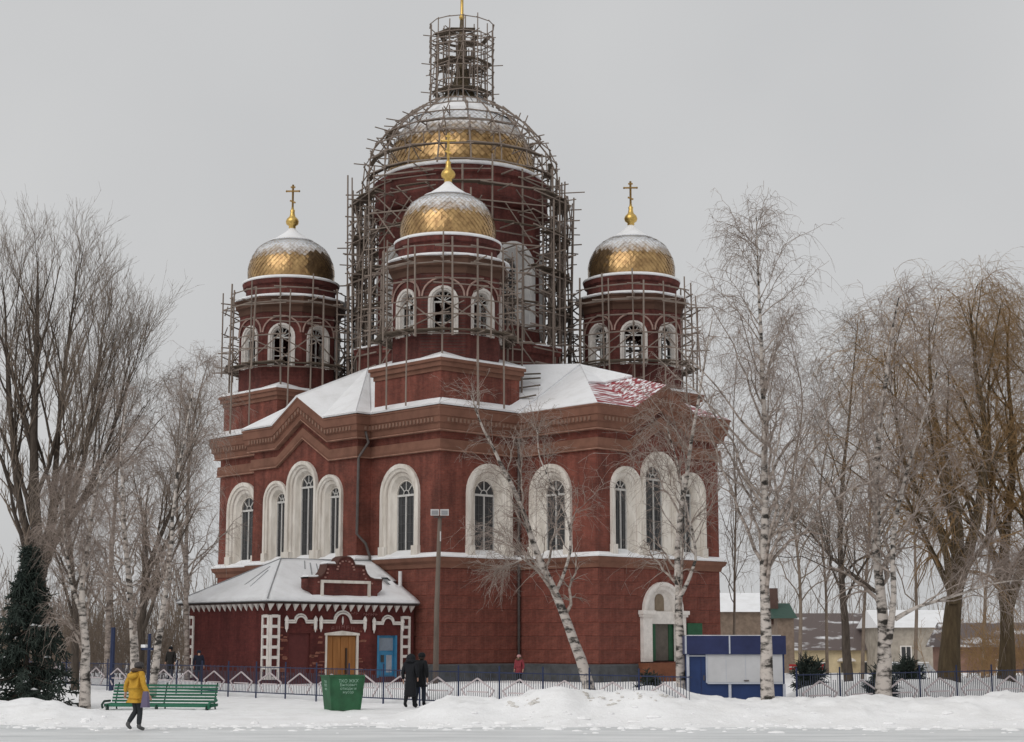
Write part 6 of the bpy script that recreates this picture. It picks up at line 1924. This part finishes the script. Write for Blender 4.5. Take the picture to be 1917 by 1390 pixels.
def person(name, label, loc, rz, H, pose, cols, longcoat=0.0, group=None, hood=False, hat=None, fur=False):
    """figure facing local +Y. pose: dict of joint positions at a height of 1.7"""
    s = H / 1.7
    S3 = lambda p: (p[0] * s, p[1] * s, p[2] * s)
    J = dict(pel=(0, 0, 0.93), wst=(0, 0.0, 1.05), ch=(0, 0.02, 1.27), nk=(0, 0.02, 1.45), hd=(0, 0.03, 1.58), hpL=(-0.09, 0, 0.88), hpR=(0.09, 0, 0.88),
             knL=(-0.1, 0.02, 0.5), knR=(0.1, 0.02, 0.5), anL=(-0.1, -0.02, 0.09), anR=(0.1, -0.02, 0.09), toL=(-0.1, 0.17, 0.04), toR=(0.1, 0.17, 0.04),
             shL=(-0.19, 0.0, 1.40), shR=(0.19, 0.0, 1.40), elL=(-0.26, -0.03, 1.13), elR=(0.26, -0.03, 1.13), wrL=(-0.27, 0.05, 0.88), wrR=(0.27, 0.05, 0.88))
    J.update(pose)
    r = lambda n, a, b=None: (*S3(J[n]), a * s, (b or a) * s)
    def mid(a, b, t): return tuple(x + (y - x) * t for x, y in zip(J[a], J[b]))
    for sd in 'LR':
        J['ua' + sd] = mid('sh' + sd, 'el' + sd, 0.5); J['fa' + sd] = mid('el' + sd, 'wr' + sd, 0.5)
        J['th' + sd] = mid('hp' + sd, 'kn' + sd, 0.5); J['ca' + sd] = mid('kn' + sd, 'an' + sd, 0.35)
    hx, hy, hz_ = J['hd']
    J['chin'] = (hx, hy + 0.02, hz_ - 0.06); J['crown'] = (hx, hy - 0.005, hz_ + 0.085); J['nose'] = (hx, hy + 0.1, hz_ - 0.01)
    ch = [[r('pel', .13, .1), r('wst', .12, .09), r('ch', .15, .1), r('nk', .055), r('chin', .065, .075), r('hd', .078, .09), r('crown', .055, .06)],
          [r('hd', .078, .09), r('nose', .014)]]
    for sd in 'LR':
        ch.append([r('pel', .13, .1), r('hp' + sd, .09), r('th' + sd, .078), r('kn' + sd, .056), r('ca' + sd, .055), r('an' + sd, .036)])
        ch.append([r('ch', .15, .1), r('sh' + sd, .06), r('ua' + sd, .05), r('el' + sd, .042), r('fa' + sd, .04), r('wr' + sd, .026)])
        d = Vector(J['wr' + sd]) - Vector(J['el' + sd])
        for hc in hand(J['wr' + sd], d, 1, 1 if sd == 'L' else -1):
            ch.append([(p[0] * s, p[1] * s, p[2] * s, p[3] * s, (p[4] if len(p) > 4 else p[3]) * s) for p in hc])
    body = skin_mesh(name, ch, SKIN, None, 1)
    body.location = loc; body.rotation_euler = (0, 0, rz)
    tag(body, label, 'person', group)
    tr = [[r('pel', .15, .12)]]
    tr = []
    for sd in 'LR':
        tr.append([r('pel', .115, .09), r('hp' + sd, .088), r('th' + sd, .088), r('kn' + sd, .07), r('ca' + sd, .072), (*S3(mid('ca' + sd, 'an' + sd, 0.85)), .06 * s, .06 * s)])
    skin_mesh('trousers', tr, cols['legs'], body, 2)
    # coat
    lo = 0.80 - longcoat
    J['hem'] = (J['pel'][0], J['pel'][1], lo); J['hem2'] = (J['pel'][0], J['pel'][1], (lo + 0.95) / 2)
    ct = [[r('hem', .215 + longcoat * .05, .165), r('hem2', .205, .16), r('wst', .165, .13), r('ch', .20, .145), (*S3((J['nk'][0], J['nk'][1] - .01, J['nk'][2] - .04)), .12 * s, .1 * s), r('nk', .085)]]
    for sd in 'LR':
        ct.append([r('ch', .20, .145), r('sh' + sd, .088), r('ua' + sd, .078), r('el' + sd, .068), r('fa' + sd, .062), (*S3(mid('fa' + sd, 'wr' + sd, .8)), .056 * s, .056 * s)])
    coat = skin_mesh('coat', ct, cols['coat'], body, 2, 1)
    for sd in 'LR':
        bt = skin_mesh('boot', [[(*S3(mid('ca' + sd, 'an' + sd, .6)), .068 * s, .068 * s), r('an' + sd, .062), (*S3(mid('an' + sd, 'to' + sd, .45)), .058 * s, .05 * s), r('to' + sd, .045)]], cols['boots'], body, 1)
    if fur or hood:
        f = MB()
        nn = 14
        ring = []
        for k in range(nn + 1):
            t = 2 * PI * k / nn
            ring.append(((hx + 0.135 * math.cos(t)) * s, (hy - 0.02 + 0.12 * math.sin(t)) * s, (hz_ - 0.10 - 0.03 * math.sin(t)) * s))
        f.tube(ring, [0.055 * s * random.uniform(.8, 1.2) for _ in ring], 7)
        f.build('collar', cols.get('fur', cols['coat']), body, True)
    if hood:
        h = MB()
        h.lathe([(0.13, -0.12), (0.155, -0.05), (0.15, 0.04), (0.115, 0.11), (0.05, 0.145), (0.005, 0.15)], 12)
        hh = MB(); hh.add([((hx + x) * s, (hy - 0.01 + y) * s, (hz_ + z) * s) for x, y, z in h.v], h.f); hh.build('hood', cols['coat'], body, True)
    if hat is not None:
        h = MB(); h.lathe([(0.10, -0.02), (0.115, 0.02), (0.115, 0.06), (0.09, 0.105), (0.045, 0.13), (0.005, 0.135)], 12)
        hh = MB(); hh.add([((hx + x) * s, (hy - 0.01 + y * 1.1) * s, (hz_ + z) * s) for x, y, z in h.v], h.f); hh.build('hat', hat, body, True)
    hr = MB(); hr.lathe([(0.08, -0.10), (0.1, -0.05), (0.098, 0.03), (0.06, 0.085), (0.004, 0.098)], 12)
    hh = MB(); hh.add([((hx + x) * s, (hy - 0.022 + y * 0.95) * s, (hz_ + z) * s) for x, y, z in hr.v], hr.f); hh.build('hair', cols['hair'], body, True)
    return body
YEL = mat('yellow_jacket', (0.44, 0.235, 0.022), 0.75, 0.15, 7, col2=(0.62, 0.36, 0.045), bump=1.0, bscale=9)
DKTR = mat('dark_trousers', (0.028, 0.032, 0.036), 0.8)
BLK = mat('black_cloth', (0.008, 0.009, 0.011), 0.85, 0.2, 4)
BLK2 = mat('charcoal_cloth', (0.010, 0.011, 0.014), 0.85, 0.2, 4)
NAVY = mat('navy_cloth', (0.014, 0.016, 0.03), 0.85)
JEAN = mat('dark_jeans', (0.022, 0.028, 0.04), 0.85)
HAIR = mat('brown_hair', (0.03, 0.02, 0.015), 0.7)
FUR = mat('brown_fur', (0.10, 0.065, 0.04), 0.95, 0.4, 30)
BOOT = mat('grey_boots', (0.10, 0.10, 0.10), 0.7)
REDJ = mat('red_jacket', (0.22, 0.035, 0.045), 0.8)
pp_ = at(253, 1365, 40.9)
yp = person('person', 'person in yellow hooded jacket walking along the icy road', (pp_.x, pp_.y, 0.01), math.radians(-38), 1.60,
       dict(knL=(-0.05, 0.05, 0.5), anL=(-0.07, -0.20, 0.16), toL=(-0.07, -0.06, 0.05), hpL=(-0.08, 0, 0.88), knR=(0.07, 0.08, 0.5), anR=(0.07, 0.05, 0.09), toR=(0.07, 0.23, 0.04),
            elL=(-0.33, -0.05, 1.16), wrL=(-0.42, 0.0, 0.92), elR=(0.29, -0.02, 1.13), wrR=(0.38, 0.08, 0.88), hd=(0.01, 0.06, 1.57)),
       dict(coat=YEL, legs=DKTR, boots=BOOT, hair=HAIR, fur=FUR), fur=True, hat=mat('knit_hat', (0.06, 0.055, 0.055), 0.9, 0.5, 25))
# hood lying on the shoulders
hq = MB(); hq.tube([(-0.13, -0.06, 1.38), (-0.09, -0.15, 1.36), (0, -0.19, 1.33), (0.09, -0.15, 1.36), (0.13, -0.06, 1.38)], [0.05, 0.07, 0.075, 0.07, 0.05], 8)
hq.v = [tuple(c_ * 1.6 / 1.7 for c_ in v) for v in hq.v]; hq.build('hood', YEL, yp, True)
bg = MB(); bg.add([(0.30, -0.12, 0.55), (0.44, -0.02, 0.55), (0.44, 0.06, 0.55), (0.30, -0.04, 0.55), (0.33, -0.08, 0.92), (0.40, -0.02, 0.92), (0.40, 0.03, 0.92), (0.33, -0.04, 0.92)],
                  [(3, 2, 1, 0), (4, 5, 6, 7), (0, 1, 5, 4), (1, 2, 6, 5), (2, 3, 7, 6), (3, 0, 4, 7)])
bgo = bg.build('shopping_bag', mat('lilac_bag', (0.13, 0.11, 0.18), 0.6))
bgo.location = yp.location; bgo.rotation_euler = yp.rotation_euler; tag(bgo, 'lilac shopping bag held by the person in yellow', 'bag')
p1 = at(768, 1318, 53.4); p2 = at(786, 1314, 53.8)
person('person', 'person in long black hooded coat, left one of the walking couple', (p1.x, p1.y, gz(p1.x, p1.y)), math.radians(-20), 1.62,
       dict(anL=(-0.1, -0.2, 0.14), toL=(-0.1, -0.06, 0.04), knL=(-0.1, -0.02, 0.5), knR=(0.08, 0.12, 0.5), anR=(0.08, 0.12, 0.09), toR=(0.08, 0.3, 0.04), elR=(0.24, -0.02, 1.13), wrR=(0.2, 0.12, 0.95)),
       dict(coat=BLK2, legs=BLK, boots=BLK, hair=HAIR, fur=BLK2), longcoat=0.46, hood=True, group='walking couple in black')
person('person', 'person in black jacket and dark jeans, right one of the walking couple', (p2.x - 0.02, p2.y + 0.15, gz(p2.x, p2.y)), math.radians(-25), 1.66,
       dict(anL=(-0.1, -0.12, 0.11), toL=(-0.1, 0.04, 0.04), knR=(0.1, 0.1, 0.5), anR=(0.1, 0.1, 0.09), toR=(0.1, 0.27, 0.04), elR=(0.27, -0.04, 1.13), wrR=(0.26, 0.02, 0.88), hd=(0.04, 0.07, 1.58)),
       dict(coat=BLK, legs=JEAN, boots=BLK, hair=HAIR), longcoat=0.12, hat=BLK, group='walking couple in black')
q = at(318, 1284, 73.5)
person('person', 'person in dark coat standing between the blue gate posts', (q.x, q.y, gz(q.x, q.y) - 0.03), math.radians(160), 1.42, {}, dict(coat=mat('dark_brown_coat', (0.02, 0.018, 0.016), 0.85), legs=BLK, boots=BLK, hair=HAIR), longcoat=0.3, hat=BLK)
q = at(371, 1270, 72)
person('person', 'person in navy coat standing at the left porch wall behind the fence', (q.x, q.y, gz(q.x, q.y) - 0.03), math.radians(200), 1.34, {}, dict(coat=NAVY, legs=NAVY, boots=BLK, hair=HAIR), longcoat=0.2, hat=NAVY)
q = at(972, 1290, 55)
person('person', 'child in red jacket behind the fence before the church', (q.x, q.y, gz(q.x, q.y) - 0.05), math.radians(150), 0.98, {}, dict(coat=REDJ, legs=BLK, boots=BLK, hair=HAIR, fur=FUR), hat=mat('pink_hat', (0.45, 0.25, 0.24), 0.8), fur=True)
